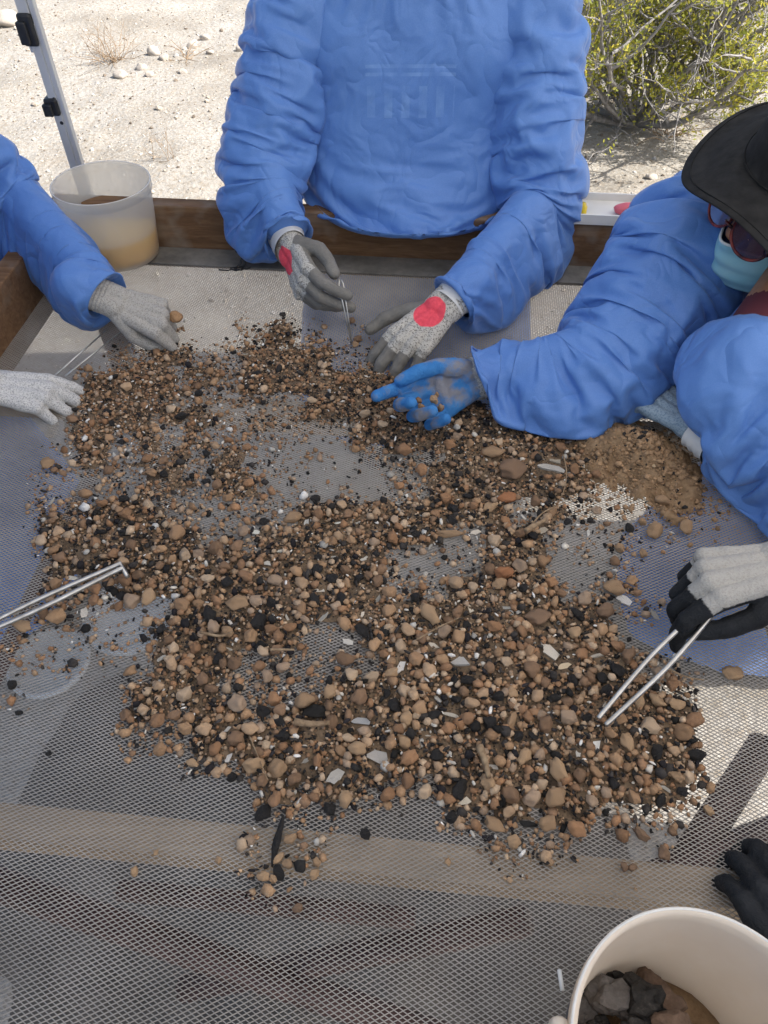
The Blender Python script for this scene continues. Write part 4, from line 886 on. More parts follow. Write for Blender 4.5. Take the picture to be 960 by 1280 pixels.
def hand(parent, W, fwd, dors, right, curls, spread, thumb, style, scale=1.0, coat='palm', red=None, wristlen=.05, cuff=None, voxel=.0017):
    """fwd: wrist to knuckles, dors: back of the hand; curls per finger (3 angles in degrees); thumb: three local directions"""
    W = np.asarray(W, float); X = nrm(fwd); Z = np.asarray(dors, float); Z = nrm(Z - X * X.dot(Z)); Y = np.cross(Z, X) * (1 if right else -1)
    Rm = np.stack([X, Y, Z], 1)
    def w(p): return W + Rm @ (np.asarray(p, float) * scale)
    bones = []                                                         # a, b, ra, rb, dorsal, finger, segment
    for f in range(4):
        p = np.array(MCP[f]); sa = R(spread[f]); fw = np.array([math.cos(sa), math.sin(sa), 0]); th = 0.
        bones.append((np.array([.004, MCP[f][1] * .55, 0]), p, .0135, .0128, np.array([0, 0, 1.]), f, 0))
        for s in range(3):
            th += R(curls[f][s]); d = fw * math.cos(th) + np.array([0, 0, -1.]) * math.sin(th); n_ = fw * math.sin(th) + np.array([0, 0, 1.]) * math.cos(th)
            q = p + d * FL[f][s]; ra = FR[f][s] * 1.06; bones.append((p, q, ra, FR[f][min(s + 1, 2)] * (1.06 if s < 2 else .98), n_, f, s + 1)); p = q
    p = np.array([.022, .024, -.006]); bones.append((np.array([.0, .012, -.002]), p, .017, .0165, np.array([0, .5, .8]), 4, 0))
    for s, d in enumerate(thumb):
        q = p + nrm(d) * (.043, .035, .027)[s]; bones.append((p, q, (.0165, .0128, .0115)[s], (.0132, .0118, .0100)[s], nrm(np.cross(np.cross(nrm(d), [0, -.4, -1]), nrm(d)) * -1), 4, s + 1)); p = q
    bones.append((np.array([-wristlen, .010, 0]), np.array([.01, .012, 0]), .0235, .0215, np.array([0, 0, 1.]), 5, 0)); bones.append((np.array([-wristlen, -.010, 0]), np.array([.01, -.012, 0]), .0235, .0205, np.array([0, 0, 1.]), 5, 0))
    bones.append((np.array([.06, .022, -.004]), np.array([.06, -.022, -.006]), .0125, .0125, np.array([0, 0, 1.]), 0, 0))
    caps = [(w(a), w(b), ra * scale, rb * scale) for a, b, ra, rb, *_ in bones]
    me = fuse('glove', caps, voxel, 3)
    n = len(me.vertices); V = np.zeros(n * 3); me.vertices.foreach_get('co', V); V = V.reshape(-1, 3); L = (V - W) @ Rm / scale
    best = np.full(n, 9e9); mask = np.zeros((n, 3))
    for a, b, ra, rb, dn, f, s in bones:
        ab = b - a; t = np.clip(((L - a) @ ab) / (ab @ ab), 0, 1); c_ = a + t[:, None] * ab; dist = np.linalg.norm(L - c_, axis=1) - (ra + (rb - ra) * t); side = (L - c_) @ dn / ra
        m = dist < best; best[m] = dist[m]
        val = np.clip(.5 - side * 1.2, 0, 1)
        if coat == 'fingers' and f < 4 and s >= 1: val = np.maximum(val, np.clip((s - 1 + t - .38) * 4 + .5, 0, 1))
        if coat == 'fingers' and f == 4: val = np.ones(n)
        if coat == 'all': val = np.ones(n) if f < 5 else np.clip((L[:, 0] - .0) * 60, 0, 1)
        if coat == 'none': val = np.zeros(n)
        if f == 5: val = val * np.clip(L[:, 0] * 40 + .2, 0, 1)
        mask[m, 0] = val[m]
    if red is not None:
        q = (L - np.array([red[0], red[1], 0])) / np.array([red[2], red[3], 1]); mask[:, 1] = np.clip(1 - (np.hypot(q[:, 0], q[:, 1]) - .9) * 4, 0, 1) * (L[:, 2] > .002)
    # knitted cloth wrinkles where the hand bends
    me.attributes.new('Mask', 'FLOAT_COLOR', 'POINT'); c4 = np.ones((n, 4), np.float32); c4[:, :3] = mask; me.attributes['Mask'].data.foreach_set('color', c4.ravel())
    nn = np.zeros(n * 3); me.vertices.foreach_get('normal', nn); nn = nn.reshape(-1, 3)
    V = V + nn * (.0011 * fbm(L, 60, 3, 2) + .0007 * np.sin(L[:, 0] * 900) * (L[:, 0] < -.008) )[:, None]
    me.vertices.foreach_set('co', V.ravel()); me.update()
    g_ = link('glove', me, M[style], parent)
    if cuff:
        xs, r0, r1 = cuff; rows = [(xs[0], r0), (xs[0] + .002, r0 + .002), (xs[1], r1), (xs[1] - .004, r1 - .003)]
        a = np.linspace(0, 2 * np.pi, 40, endpoint=False); Vc = np.concatenate([np.stack([np.full(40, x), r_ * 1.2 * np.cos(a), r_ * .95 * np.sin(a)], -1) for x, r_ in [(xs[0] + (xs[1] - xs[0]) * k / 6, r0 + (r1 - r0) * k / 6 + .0012 * (-1) ** k) for k in range(7)]])
        Fs = np.array([(i * 40 + j, i * 40 + (j + 1) % 40, (i + 1) * 40 + (j + 1) % 40, (i + 1) * 40 + j) for i in range(6) for j in range(40)])
        link('cuff', mesh_np('cuff', W + (Vc * scale) @ Rm.T, Fs), M['cuff'], g_)
    tips = {}
    for a, b, ra, rb, dn, f, s in bones:
        if s == 3: tips[f] = w(b)
    return tips, w

A_ = lambda *v: np.array(v, float)
def body(parent, J, mat, voxel=.011, head=True, extra=(), ells=()):
    c = [(J['pel'] + A_(0, 0, -.02), J['ch'], .135, .13), (J['ch'], J['nk'] - (J['nk'] - J['ch']) * .25, .125, .08), (J['nk'] - (J['nk'] - J['ch']) * .3, J['nk'], .06, .055)]
    for s in 'LR':
        c += [(J['nk'] - (J['nk'] - J['ch']) * .2, J['sh' + s], .06, .058), (J['sh' + s], J['el' + s], .044, .036), (J['el' + s], J['wr' + s] + nrm(J['el' + s] - J['wr' + s]) * .05, .036, .020)]
        hp = J['pel'] + (J['hip'] * (-1 if s == 'L' else 1)); c += [(hp, J['kn' + s], .088, .06), (J['kn' + s], J['an' + s], .058, .042), (J['an' + s] + A_(0, 0, -.04), J['an' + s] + J['toe'] + A_(0, 0, -.045), .042, .036)]
    if head: c += [(J['nk'], J['hd'], .056, .07), (J['hd'], J['hd'] + J['up'] * .05, .092, .094), (J['hd'] - J['up'] * .06 + J['face'] * .03, J['hd'] - J['up'] * .02 + J['face'] * .03, .05, .066), (J['hd'] + J['up'] * .01 + J['face'] * .095, J['hd'] - J['up'] * .018 + J['face'] * .104, .010, .014)]
    me = fuse('body', list(c) + list(extra), voxel, 4, ells); o = link('body', me, M['skin'], parent); me.materials.append(M['maroon_cloth']); me.materials.append(M['trousers'])
    nf = len(me.polygons); cc = np.zeros(nf * 3); me.polygons.foreach_get('center', cc); cc = cc.reshape(-1, 3)
    mi = np.where(np.linalg.norm(cc - J['hd'] - J['face'] * .02, axis=1) > .150, 1, 0); mi = np.where((cc[:, 2] < .95) & (mi > 0), 2, mi); me.polygons.foreach_set('material_index', mi.astype(np.int32)); return o
def hair(parent, J):
    r_ = frames([J['hd'], J['hd'] + J['up'] * .1]); caps = [(J['hd'] + J['up'] * .052 - J['face'] * .016, J['hd'] + J['up'] * .010 - J['face'] * .034, .098, .090), (J['hd'] - J['face'] * .05, J['hd'] - J['face'] * .055 - J['up'] * .06, .075, .055)]
    link('hair', fuse('hair', caps, .008, 3), M['black'], parent)
def arm_caps(J, s, k=1.0, f=None): return ([] if f is None else [(J['wr' + s] - nrm(f) * .07, J['wr' + s] + nrm(f) * .005, .043, .041)]) + [(J['sh' + s], J['el' + s], .062 * k, .052 * k), (J['el' + s], J['wr' + s], .050 * k, .036 * k), (J['wr' + s], J['wr' + s] + nrm(J['wr' + s] - J['el' + s]) * .04, .036, .036)]
def crumple(X, seed, amp=.0016):
    nn = np.cross(np.roll(X, -1, 1) - np.roll(X, 1, 1), np.gradient(X, axis=0)); nn /= np.linalg.norm(nn, axis=-1, keepdims=True) + 1e-9
    wp = X + .02 * np.stack([vnoise(X, 15, seed + 1), vnoise(X, 15, seed + 2), vnoise(X, 15, seed + 3)], -1)
    h = sum((1 - 2 * np.abs(vnoise(wp * np.array([1, 1.2, .8]), f, seed + k)) ** .8) * a for k, (f, a) in enumerate(((21, 1.0), (37, .7), (60, .4))))
    m = np.clip(.5 + 1.2 * vnoise(X, 9, seed + 8), .1, 1.3); return X + nn * (amp * h * m)[..., None]
def sleeve(parent, path, rads, caps, seed, nv=120, nu=72, slackv=1.16, slacku=1.04, zmin=None, iters=80, bend=.007, pin0=3, pin1=2):
    X = tube_grid(path, rads, nv, nu); X = drape(X, caps, slackv, slacku, iters, seed, pin0, pin1, zmin, bend=bend)
    X = crumple(X, seed)
    o = link('sleeve', grid_mesh('sleeve', hem(X)), M['gown'], parent)
    md = o.modifiers.new('sub', 'SUBSURF'); md.levels = 1; md.render_levels = 1
    return o
def torso(parent, rings, caps, seed, nu=150, nv=110, slackv=1.06, slacku=1.06, iters=120, pin0=2, pin1=2, zmin=None, bend=.04, name='gown'):
    """rings: list of (centre, half-width vector, half-depth vector)"""
    arr = np.array([np.concatenate(r_) for r_ in rings]); S = spline(arr, 300); s = np.concatenate([[0], np.cumsum(np.linalg.norm(np.diff(S[:, :3], axis=0), axis=1) + .3 * np.abs(np.diff(np.linalg.norm(S[:, 6:], axis=1))))]); t = np.linspace(0, s[-1], nv)
    S = np.stack([np.interp(t, s, S[:, k]) for k in range(9)], -1); a = np.linspace(0, 2 * np.pi, nu, endpoint=False)
    ca, sa = np.cos(a), np.sin(a); ca = np.sign(ca) * np.abs(ca) ** .85; sa = np.sign(sa) * np.abs(sa) ** .85
    X = S[:, None, :3] + ca[None, :, None] * S[:, None, 3:6] + sa[None, :, None] * S[:, None, 6:9]
    X = drape(X, caps, slackv, slacku, iters, seed, pin0, pin1, zmin, bend=bend, ru=.19, kv=.55, seedamp=.030)
    X = crumple(X, seed, .0010)
    o = link(name, grid_mesh(name, X), M['gown'], parent)
    return o

# ------------------------------------------------------------------ person across the table
def person_across():
    t = empty('person', (.055, 1.74, 0)); tag(t, 'person in a blue gown leaning over the far rail, gloves with red patches', 'person')
    J = dict(pel=A_(.055, 1.76, .90), ch=A_(.055, 1.69, 1.18), nk=A_(.055, 1.66, 1.42), hd=A_(.055, 1.61, 1.55), up=nrm((0, -.25, 1)), face=nrm((0, -1, -.25)), hip=A_(.09, 0, 0), toe=A_(0, -.13, 0),
             shR=A_(-.150, 1.66, 1.345), shL=A_(.270, 1.66, 1.345), elR=A_(-.245, 1.50, 1.07), elL=A_(.325, 1.47, .995), knL=A_(-.02, 1.76, .47), knR=A_(.14, 1.78, .47), anL=A_(-.03, 1.80, .09), anR=A_(.15, 1.82, .09))
    wR = atY(364, 312, 1.345); wL = at(556, 384, .925)
    J['wrR'], J['wrL'] = wR, wL
    body(t, J, M['trousers']); hair(t, J)
    tors = [(A_(-.05, 1.70, .9), A_(-.05, 1.68, 1.2), .15, .15), (A_(.16, 1.70, .9), A_(.16, 1.68, 1.2), .15, .15), (A_(-.05, 1.68, 1.2), A_(-.05, 1.68, 1.32), .14, .10), (A_(.16, 1.68, 1.2), A_(.16, 1.68, 1.32), .14, .10)]
    g_ = torso(t, [(A_(.055, 1.66, 1.42), A_(.10, 0, 0), A_(0, .08, 0)), (A_(.055, 1.67, 1.36), A_(.19, 0, 0), A_(0, .12, 0)), (A_(.055, 1.66, 1.24), A_(.20, 0, 0), A_(0, .165, 0)), (A_(.058, 1.65, 1.10), A_(.205, 0, 0), A_(0, .20, 0)),
                   (A_(.06, 1.64, 1.01), A_(.215, 0, 0), A_(0, .215, 0)), (A_(.06, 1.64, .965), A_(.22, 0, 0), A_(0, .236, 0)), (A_(.06, 1.64, .938), A_(.22, 0, 0), A_(0, .234, 0)), (A_(.06, 1.64, .930), A_(.21, 0, 0), A_(0, .208, 0)), (A_(.06, 1.65, .968), A_(.19, 0, 0), A_(0, .185, 0)), (A_(.06, 1.66, 1.01), A_(.16, 0, 0), A_(0, .10, 0))],
               tors, 3, slackv=1.02, slacku=1.07, iters=80, bend=.015, nu=168, nv=120, pin1=27)
    g_.data.materials.clear(); g_.data.materials.append(M['gown_print'])
    sk = torso(t, [(A_(.06, 1.73, .97), A_(.19, 0, 0), A_(0, .15, 0)), (A_(.08, 1.75, .80), A_(.25, 0, 0), A_(0, .19, 0)), (A_(.10, 1.76, .22), A_(.33, 0, 0), A_(0, .22, 0))], [], 4, nu=84, nv=40, slacku=1.12, slackv=1.0, iters=50, pin1=1, name='gown_skirt')
    sk.parent = g_; sk.matrix_parent_inverse = Matrix()
    # sleeves
    c = arm_caps(J, 'R', f=at(400, 405, .915) - wR)
    sleeve(g_, [A_(-.06, 1.67, 1.38), J['shR'], A_(-.212, 1.58, 1.20), J['elR'] + A_(-.01, -.005, -.01), A_(-.225, 1.43, 1.00), wR + A_(-.018, .060, .046), wR + A_(-.008, .032, .026)], [.060, .092, .095, .090, .080, .060, .046], c, 5, slackv=1.32, slacku=1.0)
    c = arm_caps(J, 'L', f=at(490, 445, .878) - wL)
    sleeve(g_, [A_(.16, 1.67, 1.38), J['shL'], A_(.300, 1.57, 1.18), J['elL'] + A_(.0, 0, -.01), A_(.27, 1.38, .965), wL + A_(.055, .055, .022), wL + A_(.012, .016, .004)], [.060, .094, .098, .094, .084, .068, .048], c, 6, slackv=1.26, slacku=1.0, zmin=MZ + .004)
    # right hand: hangs down, pinching a tweezer
    f = nrm(at(400, 405, .915) - wR)
    tips, _ = hand(t, wR, f, (-.80, -.22, .25), True, [(20, 24, 12), (24, 34, 16), (32, 48, 22), (40, 58, 24)], (3, 0, -3, -6), [(.80, .45, -.55), (.98, .0, -.22), (1, -.06, -.05)], 'grey_dipped_glove', 1.10, 'fingers', (.028, -.004, .030, .020), .045, ((-.066, -.004), .0335, .029))
    # left hand: flat on the heap, thumb out
    f = nrm(at(490, 445, .878) - wL)
    hand(t, wL, f, nrm((.10, -.10, 1)), False, [(22, 22, 12), (20, 26, 14), (22, 28, 16), (26, 30, 18)], (7, 2, -3, -9), [(.62, .80, -.15), (.85, .5, -.2), (.95, .25, -.2)], 'grey_dipped_glove', 1.10, 'fingers', (.030, .004, .028, .025), .045, ((-.055, -.006), .030, .0265))
    tw = empty('tweezers', at(432, 424, .885)); tag(tw, 'thin steel tweezers held by the hanging grey glove with a red patch', 'tweezers')
    e = at(440, 430, .872); b0 = (tips[0] + tips[4]) / 2
    for s in (-1, 1):
        off = A_(.004, 0, .001) * s; mb = MB(); mb.tube([b0 + nrm(b0 - e) * .01 + off * .2, b0 + off, e + off * .15], [.0018, .0018, .0009], 8); mb.build('arm', M['steel'], tw, True)
person_across()

# ------------------------------------------------------------------ person on the left
def person_left():
    t = empty('person', (-1.05, 1.20, 0)); tag(t, 'person in a blue gown at the left rail wearing dusty grey gloves', 'person')
    wL = at(142, 376, .935); wR = at(-18, 482, .915)
    J = dict(pel=A_(-1.10, 1.20, .90), ch=A_(-1.03, 1.20, 1.15), nk=A_(-.96, 1.20, 1.38), hd=A_(-.91, 1.20, 1.50), up=nrm((.3, 0, 1)), face=nrm((1, 0, -.35)), hip=A_(0, -.09, 0), toe=A_(.13, 0, 0),
             shL=A_(-.90, 1.385, 1.27), shR=A_(-.92, 1.00, 1.27), elL=A_(-.735, 1.43, 1.03), elR=A_(-.93, .90, 1.00), wrL=wL, wrR=wR, knL=A_(-1.10, 1.28, .47), knR=A_(-1.10, 1.12, .47), anL=A_(-1.12, 1.30, .09), anR=A_(-1.12, 1.10, .09))
    body(t, J, M['trousers']); hair(t, J)
    tors = [(A_(-1.08, 1.20, .90), A_(-1.0, 1.20, 1.25), .17, .13)]
    g_ = torso(t, [(A_(-.965, 1.20, 1.38), A_(0, .09, 0), A_(.09, 0, 0)), (A_(-.98, 1.20, 1.31), A_(0, .19, 0), A_(.12, 0, 0)), (A_(-1.02, 1.20, 1.18), A_(0, .22, 0), A_(.16, 0, 0)), (A_(-1.06, 1.20, .98), A_(0, .23, 0), A_(.175, 0, 0)), (A_(-1.08, 1.20, .75), A_(0, .25, 0), A_(.19, 0, 0)), (A_(-1.06, 1.22, .20), A_(0, .29, 0), A_(.25, 0, 0))], tors, 13, slackv=1.0, slacku=1.08, iters=80, nu=120, nv=90, pin1=0)
    c = arm_caps(J, 'L', f=at(196, 398, .905) - wL)
    sleeve(g_, [A_(-.95, 1.31, 1.30), J['shL'], A_(-.80, 1.42, 1.15), J['elL'] + A_(-.01, .0, -.005), A_(-.65, 1.36, .985), wL + A_(-.055, .04, .022), wL + A_(-.012, .008, .004)], [.060, .094, .096, .092, .084, .066, .047], c, 14, slackv=1.32, slacku=1.0)
    c = arm_caps(J, 'R')
    sleeve(g_, [A_(-.96, 1.10, 1.30), J['shR'], A_(-.93, .94, 1.14), J['elR'], A_(-.84, .92, .97), wR + A_(-.05, -.012, .02), wR + A_(-.012, -.002, .004)], [.09, .095, .088, .08, .075, .058, .045], c, 15, nv=80, nu=56, iters=80)
    f = nrm(at(196, 398, .905) - wL)
    tips, w_ = hand(t, wL, f, nrm((-.05, -.42, .9)), False, [(42, 62, 30), (62, 78, 35), (68, 80, 35), (70, 80, 35)], (2, 0, -2, -4), [(.80, .45, -.50), (.97, -.05, -.30), (.95, -.35, -.30)], 'dusty_grey_glove', .98, 'palm', None, .04)
    V, Fs = rock(61, 3, 9); p = at(219, 396, .900); o = link('earth_lump', mesh_np('earth_lump', V * .014, Fs), M['stone']); o.location = Vector(p); o.color = (.32, .19, .10, 1); tag(o, 'brown lump of earth pinched by the dusty grey glove', 'clod')
    f = nrm(at(60, 492, .885) - wR)
    tips, w_ = hand(t, wR, f, nrm((.05, -.15, 1)), True, [(18, 24, 12), (30, 34, 18), (36, 42, 20), (40, 46, 20)], (4, 0, -4, -9), [(.80, .50, -.5), (.95, .10, -.3), (.98, .0, -.15)], 'speckled_white_glove', 1.0, 'palm', None, .05)
    tw = empty('tweezers', at(100, 440, .89)); tag(tw, 'long thin steel tweezers held by the speckled white glove', 'tweezers')
    for (x0, y0, x1, y1) in ((66, 472, 135, 411), (82, 470, 150, 416)):
        mb = MB(); mb.tube([at(x0, y0, .885), at((x0 + x1) / 2, (y0 + y1) / 2, .888), at(x1, y1, .885)], [.0018, .0018, .0011], 8); mb.build('arm', M['steel'], tw, True)
person_left()

# ------------------------------------------------------------------ person on the right, bent over the table
def person_right():
    t = empty('person', (1.10, 1.08, 0)); tag(t, 'person in a black bucket hat, sunglasses and face mask bent over the right rail', 'person')
    wR = at(594, 474, .898); wL = at(868, 532, .905)
    HD = CAM + ray(999, 253) * 1.12; up = nrm((-.06, -.27, .96)); face = nrm((-.93, -.33, -.14)); face = nrm(face - up * up.dot(face)); side = np.cross(face, up)   # side: the wearer's right
    J = dict(pel=A_(1.12, 1.06, .92), ch=A_(.86, 1.05, 1.08), nk=A_(.66, 1.09, 1.10), hd=HD, up=up, face=face, hip=A_(0, .09, 0), toe=A_(-.13, 0, 0),
             shR=A_(.575, 1.235, 1.105), shL=A_(.545, .895, 1.03), elR=A_(.375, 1.015, .955), elL=A_(.715, .63, .945), wrR=wR, wrL=wL, knL=A_(1.10, .98, .48), knR=A_(1.10, 1.16, .48), anL=A_(1.14, .96, .09), anR=A_(1.14, 1.18, .09))
    b_ = body(t, J, M['skin'], .006)
    tors = [(A_(1.05, 1.05, .93), A_(.82, 1.05, 1.06), .17, .15), (A_(.82, .98, 1.06), A_(.70, .92, 1.09), .12, .09), (A_(.82, 1.10, 1.06), A_(.68, 1.17, 1.09), .12, .09)]
    ax = nrm(A_(-.42, 0, .20)); up_t = nrm(np.cross(ax, A_(0, 1, 0)))
    g_ = torso(t, [(A_(.66, 1.05, 1.165), A_(0, .07, 0), up_t * .065), (A_(.68, 1.05, 1.14), A_(0, .16, 0), up_t * .10), (A_(.78, 1.05, 1.10), A_(0, .215, 0), up_t * .15), (A_(.95, 1.05, 1.01), A_(0, .225, 0), up_t * .185), (A_(1.09, 1.05, .88), A_(0, .23, 0), A_(.19, 0, .08)), (A_(1.05, 1.10, .60), A_(0, .23, 0), A_(.27, 0, 0)), (A_(.99, 1.14, .16), A_(0, .26, 0), A_(.36, 0, 0))], tors, 23, slackv=1.02, slacku=1.08, iters=80, nu=120, nv=90, pin1=0)
    c = arm_caps(J, 'R', f=at(504, 510, .885) - wR)
    sleeve(g_, [A_(.665, 1.16, 1.125), J['shR'] + A_(.0, .01, .0), A_(.49, 1.15, 1.045), J['elR'] + A_(-.005, .01, .01), A_(.30, .99, .935), wR + A_(.055, .002, .022), wR + A_(.010, 0, .004)], [.10, .125, .122, .104, .092, .076, .054], c, 24, slackv=1.32, slacku=1.0, zmin=MZ + .012, nv=140, nu=84)
    c = arm_caps(J, 'L', f=at(822, 498, .90) - wL)
    sleeve(g_, [A_(.66, .97, 1.04), J['shL'] + A_(.0, .0, .0), A_(.625, .775, .99), J['elL'] + A_(0, -.01, .0), A_(.63, .72, .930), wL + A_(.065, -.075, .016), wL + A_(.030, -.034, .006)], [.09, .108, .104, .086, .070, .060, .052], c, 25, slackv=1.24, slacku=1.0, zmin=MZ + .012, nv=130, nu=84)
    # right hand: blue, palm up, cupped round some grains
    f = nrm(at(504, 510, .885) - wR)
    tips, w_ = hand(t, wR, f, nrm((.12, .82, -.56)), True, [(14, 20, 14), (34, 46, 26), (42, 52, 28), (44, 52, 28)], (2, -1, -4, -10), [(.88, .38, -.28), (1, .06, -.10), (1, -.08, -.04)], 'blue_dipped_glove', 1.10, 'fingers', None, .045, ((-.05, .0), .031, .028))
    r = np.random.default_rng(8); c0 = w_((.092, -.004, -.030))
    for k in range(6):
        V, Fs = ROCKS[k]; o = bpy.data.objects.new('pebble', RM[k]); COL.objects.link(o); s = r.uniform(.006, .010); o.scale = (s, s, s); o.location = Vector(c0 + r.normal(size=3) * A_(.011, .009, .003)); o.color = (*(TAN[k] * .8), 1); o.rotation_euler = r.uniform(0, 6, 3)
        tag(o, 'brown pebble held in the cupped blue glove', 'pebble', 'pebbles in the blue glove')
    f = nrm(at(822, 498, .90) - wL)
    hand(t, wL, f, nrm((.1, -.2, 1)), False, [(25, 30, 15), (28, 32, 15), (30, 34, 15), (34, 36, 15)], (5, 1, -3, -8), [(.75, .6, -.4), (.95, .2, -.3), (1, 0, -.1)], 'pale_blue_glove', 1.0, 'none', None, .05, ((-.055, -.012), .034, .031))
    # hat: crown and drooping brim
    Rh = np.stack([face, np.cross(up, face), up], 1); nu = 96; a = np.linspace(0, 2 * np.pi, nu, endpoint=False)
    def ring(r_, z, droop=0.0, fr=1.0):
        w_ = 1 - (np.clip(r_ - .10, 0, 1) / .08) * .08 * np.clip(np.cos(a), 0, 1) ** 2; x = r_ * 1.06 * np.cos(a) * w_; y = r_ * .97 * np.sin(a) * (.5 + .5 * w_)
        zz = z + droop * (.012 * np.sin(2 * a + 1.0) + .010 * np.sin(3 * a + .4) + .014 * np.sin(a * 1 + 2.4)); return np.stack([x, y, zz], -1)
    prof = [(.001, .128, 0), (.04, .128, 0), (.070, .124, 0), (.0815, .118, 0), (.086, .108, 0), (.091, .075, 0), (.0965, .043, 0), (.099, .034, .1), (.100, .031, .1), (.114, .024, .5), (.132, .011, .9), (.150, -.003, 1.3), (.168, -.012, 1.7), (.178, -.019, 1.9), (.1785, -.0215, 1.9), (.176, -.0215, 1.9), (.150, -.008, 1.3), (.120, .012, .7), (.100, .024, .2), (.094, .030, 0)]
    prof = [tuple(x) for x in spline(np.array(prof), 70)]
    Vh = np.stack([ring(*p) for p in prof]); Vh = Vh + .0012 * np.stack([fbm(Vh, 30, 2, 3)] * 3, -1)
    X = HD + up * .042 + face * .004 + Vh @ Rh.T
    idx = np.arange(X.shape[0] * nu).reshape(X.shape[0], nu); nx = np.roll(idx, -1, 1)
    h_ = link('bucket_hat', mesh_np('bucket_hat', X.reshape(-1, 3), np.stack([idx[:-1], nx[:-1], nx[1:], idx[1:]], -1).reshape(-1, 4)), M['hat'], t)
    mb = MB()
    for rr, zz in ((.1005, .0325), (.168, -.0115)):
        pts = HD + up * .0425 + face * .004 + ring(rr, zz, .2 if zz > .03 else 1.7) @ Rh.T; mb.tube(np.vstack([pts, pts[:1]]), .0009, 5, False)
    mb.build('stitching', M['hat'], h_, True)
    # mask: a pleated shell over nose and chin
    n1, n2 = 44, 30; u = np.linspace(-1, 1, n1); v = np.linspace(-1, 1, n2); U, Vv = np.meshgrid(u, v)
    bulge = .104 + .016 * np.exp(-((U / .25) ** 2)) * (Vv > -2) * np.clip(.6 + .5 * Vv, 0, 1) - .012 * (Vv < -.5) * (np.abs(Vv) - .5)
    ang = U * 1.25; rad = .080 + (bulge - .080) * np.cos(ang); pl = .0016 * np.sin(Vv * 9)
    lx, ly, lz = (rad + pl) * np.cos(ang), .076 * np.sin(ang) / math.sin(1.25) * (1 - .10 * np.abs(Vv)), -.072 + Vv * .044
    Pm = HD + np.stack([lx, ly, lz], -1) @ Rh.T; idx = np.arange(n1 * n2).reshape(n2, n1)
    mk = link('face_mask', mesh_np('face_mask', Pm.reshape(-1, 3), np.stack([idx[:-1, :-1], idx[:-1, 1:], idx[1:, 1:], idx[1:, :-1]], -1).reshape(-1, 4)), M['mask'], t)
    md = mk.modifiers.new('th', 'SOLIDIFY'); md.thickness = .0012
    mb = MB(); mb.tube(Pm[-1] + face * .0015, .0022, 6); mb.build('mask_edge', M['lining'], mk, True)
    mb = MB()
    for s in (0, -1):
        mb = MB(); mb.tube(spline([Pm[-1, s], HD + Rh @ A_(.0, .098 * (1 if s else -1), .0), Pm[0, s]], 16), .0014, 5); mb.build('ear_loop', M['lining'], mk, True)
    # sunglasses
    gl = empty('glasses', HD); gl.parent = t; gl.matrix_parent_inverse = Matrix.Translation(t.location).inverted(); gl.name = 'sunglasses'
    def loc(p): return HD + Rh @ np.asarray(p, float)
    for s in (-1, 1):
        aa = np.linspace(0, 2 * np.pi, 40, endpoint=False)
        def rim(k):
            yy = s * (.037 + .032 * k * np.cos(aa)); zz = .004 + .026 * k * np.sin(aa) - .004 * np.cos(aa) * k
            return np.stack([.118 - 4.0 * yy ** 2 * .9 - .25 * (zz - .004), yy, zz], -1)
        pts = loc((0, 0, 0)) + rim(1.0) @ Rh.T; mb = MB(); mb.tube(np.vstack([pts, pts[:2]]), .0024, 8, False); fr = mb.build('frame', M['frame'], t, True)
        rings = [rim(k) for k in (.97, .6, .3, .02)]; Vl = np.vstack([HD + q @ Rh.T for q in rings]); Fs = np.array([(i * 40 + j, i * 40 + (j + 1) % 40, (i + 1) * 40 + (j + 1) % 40, (i + 1) * 40 + j) for i in range(3) for j in range(40)])
        link('lens', mesh_np('lens', Vl, Fs), M['lens'], fr)
        mb = MB(); mb.tube([loc((.106, s * .069, .004)), loc((.055, s * .085, .008)), loc((-.02, s * .088, .010))], [.0065, .005, .003], 8); mb.build('temple', M['frame'], fr, True)
    mb = MB(); mb.tube(spline([loc((.123, -.008, .006)), loc((.128, 0, .010)), loc((.123, .008, .006))], 8), .0026, 8); mb.build('bridge', M['frame'], t, True)
    bpy.data.objects.remove(gl)
    # maroon collar at the neck
    P = [HD - up * .115 - face * .02 + (math.cos(q) * nrm(face) + math.sin(q) * np.cross(up, face)) * .062 for q in np.linspace(0, 2 * np.pi, 40)]
    mb = MB(); mb.tube(P, .020, 10, False); mb.build('shirt_collar', M['maroon_cloth'], t, True)
person_right()

# ------------------------------------------------------------------ person working with tongs, mostly out of view
def tongs(a, b, gap, label, bendtip=None, r=.0032):
    """two steel rods joined at the far end a, tips at b"""
    a, b = np.asarray(a), np.asarray(b); t = empty('tongs', b); tag(t, label, 'tongs'); d = nrm(b - a); s = nrm(np.cross(d, (0, 0, 1)))
    for k in (-1, 1):
        pts = [a, a + d * .02 + s * k * gap * .5, a + (b - a) * .5 + s * k * gap, b - d * .02 + s * k * gap * .62]
        pts += [b + s * k * gap * .5] if bendtip is None else [b + s * k * gap * .55, b + np.asarray(bendtip) * .6 + s * k * gap * .4, b + np.asarray(bendtip)]
        mb = MB(); mb.tube(spline(pts, 30) if bendtip is None else np.vstack([spline(pts[:4], 20), pts[4:]]), r, 8); mb.build('arm', M['steel'], t, True)
    mb = MB(); mb.tube([a - d * .004 - s * .004, a - d * .004 + s * .004], r * 1.2, 8); mb.build('hinge', M['steel'], t, True)
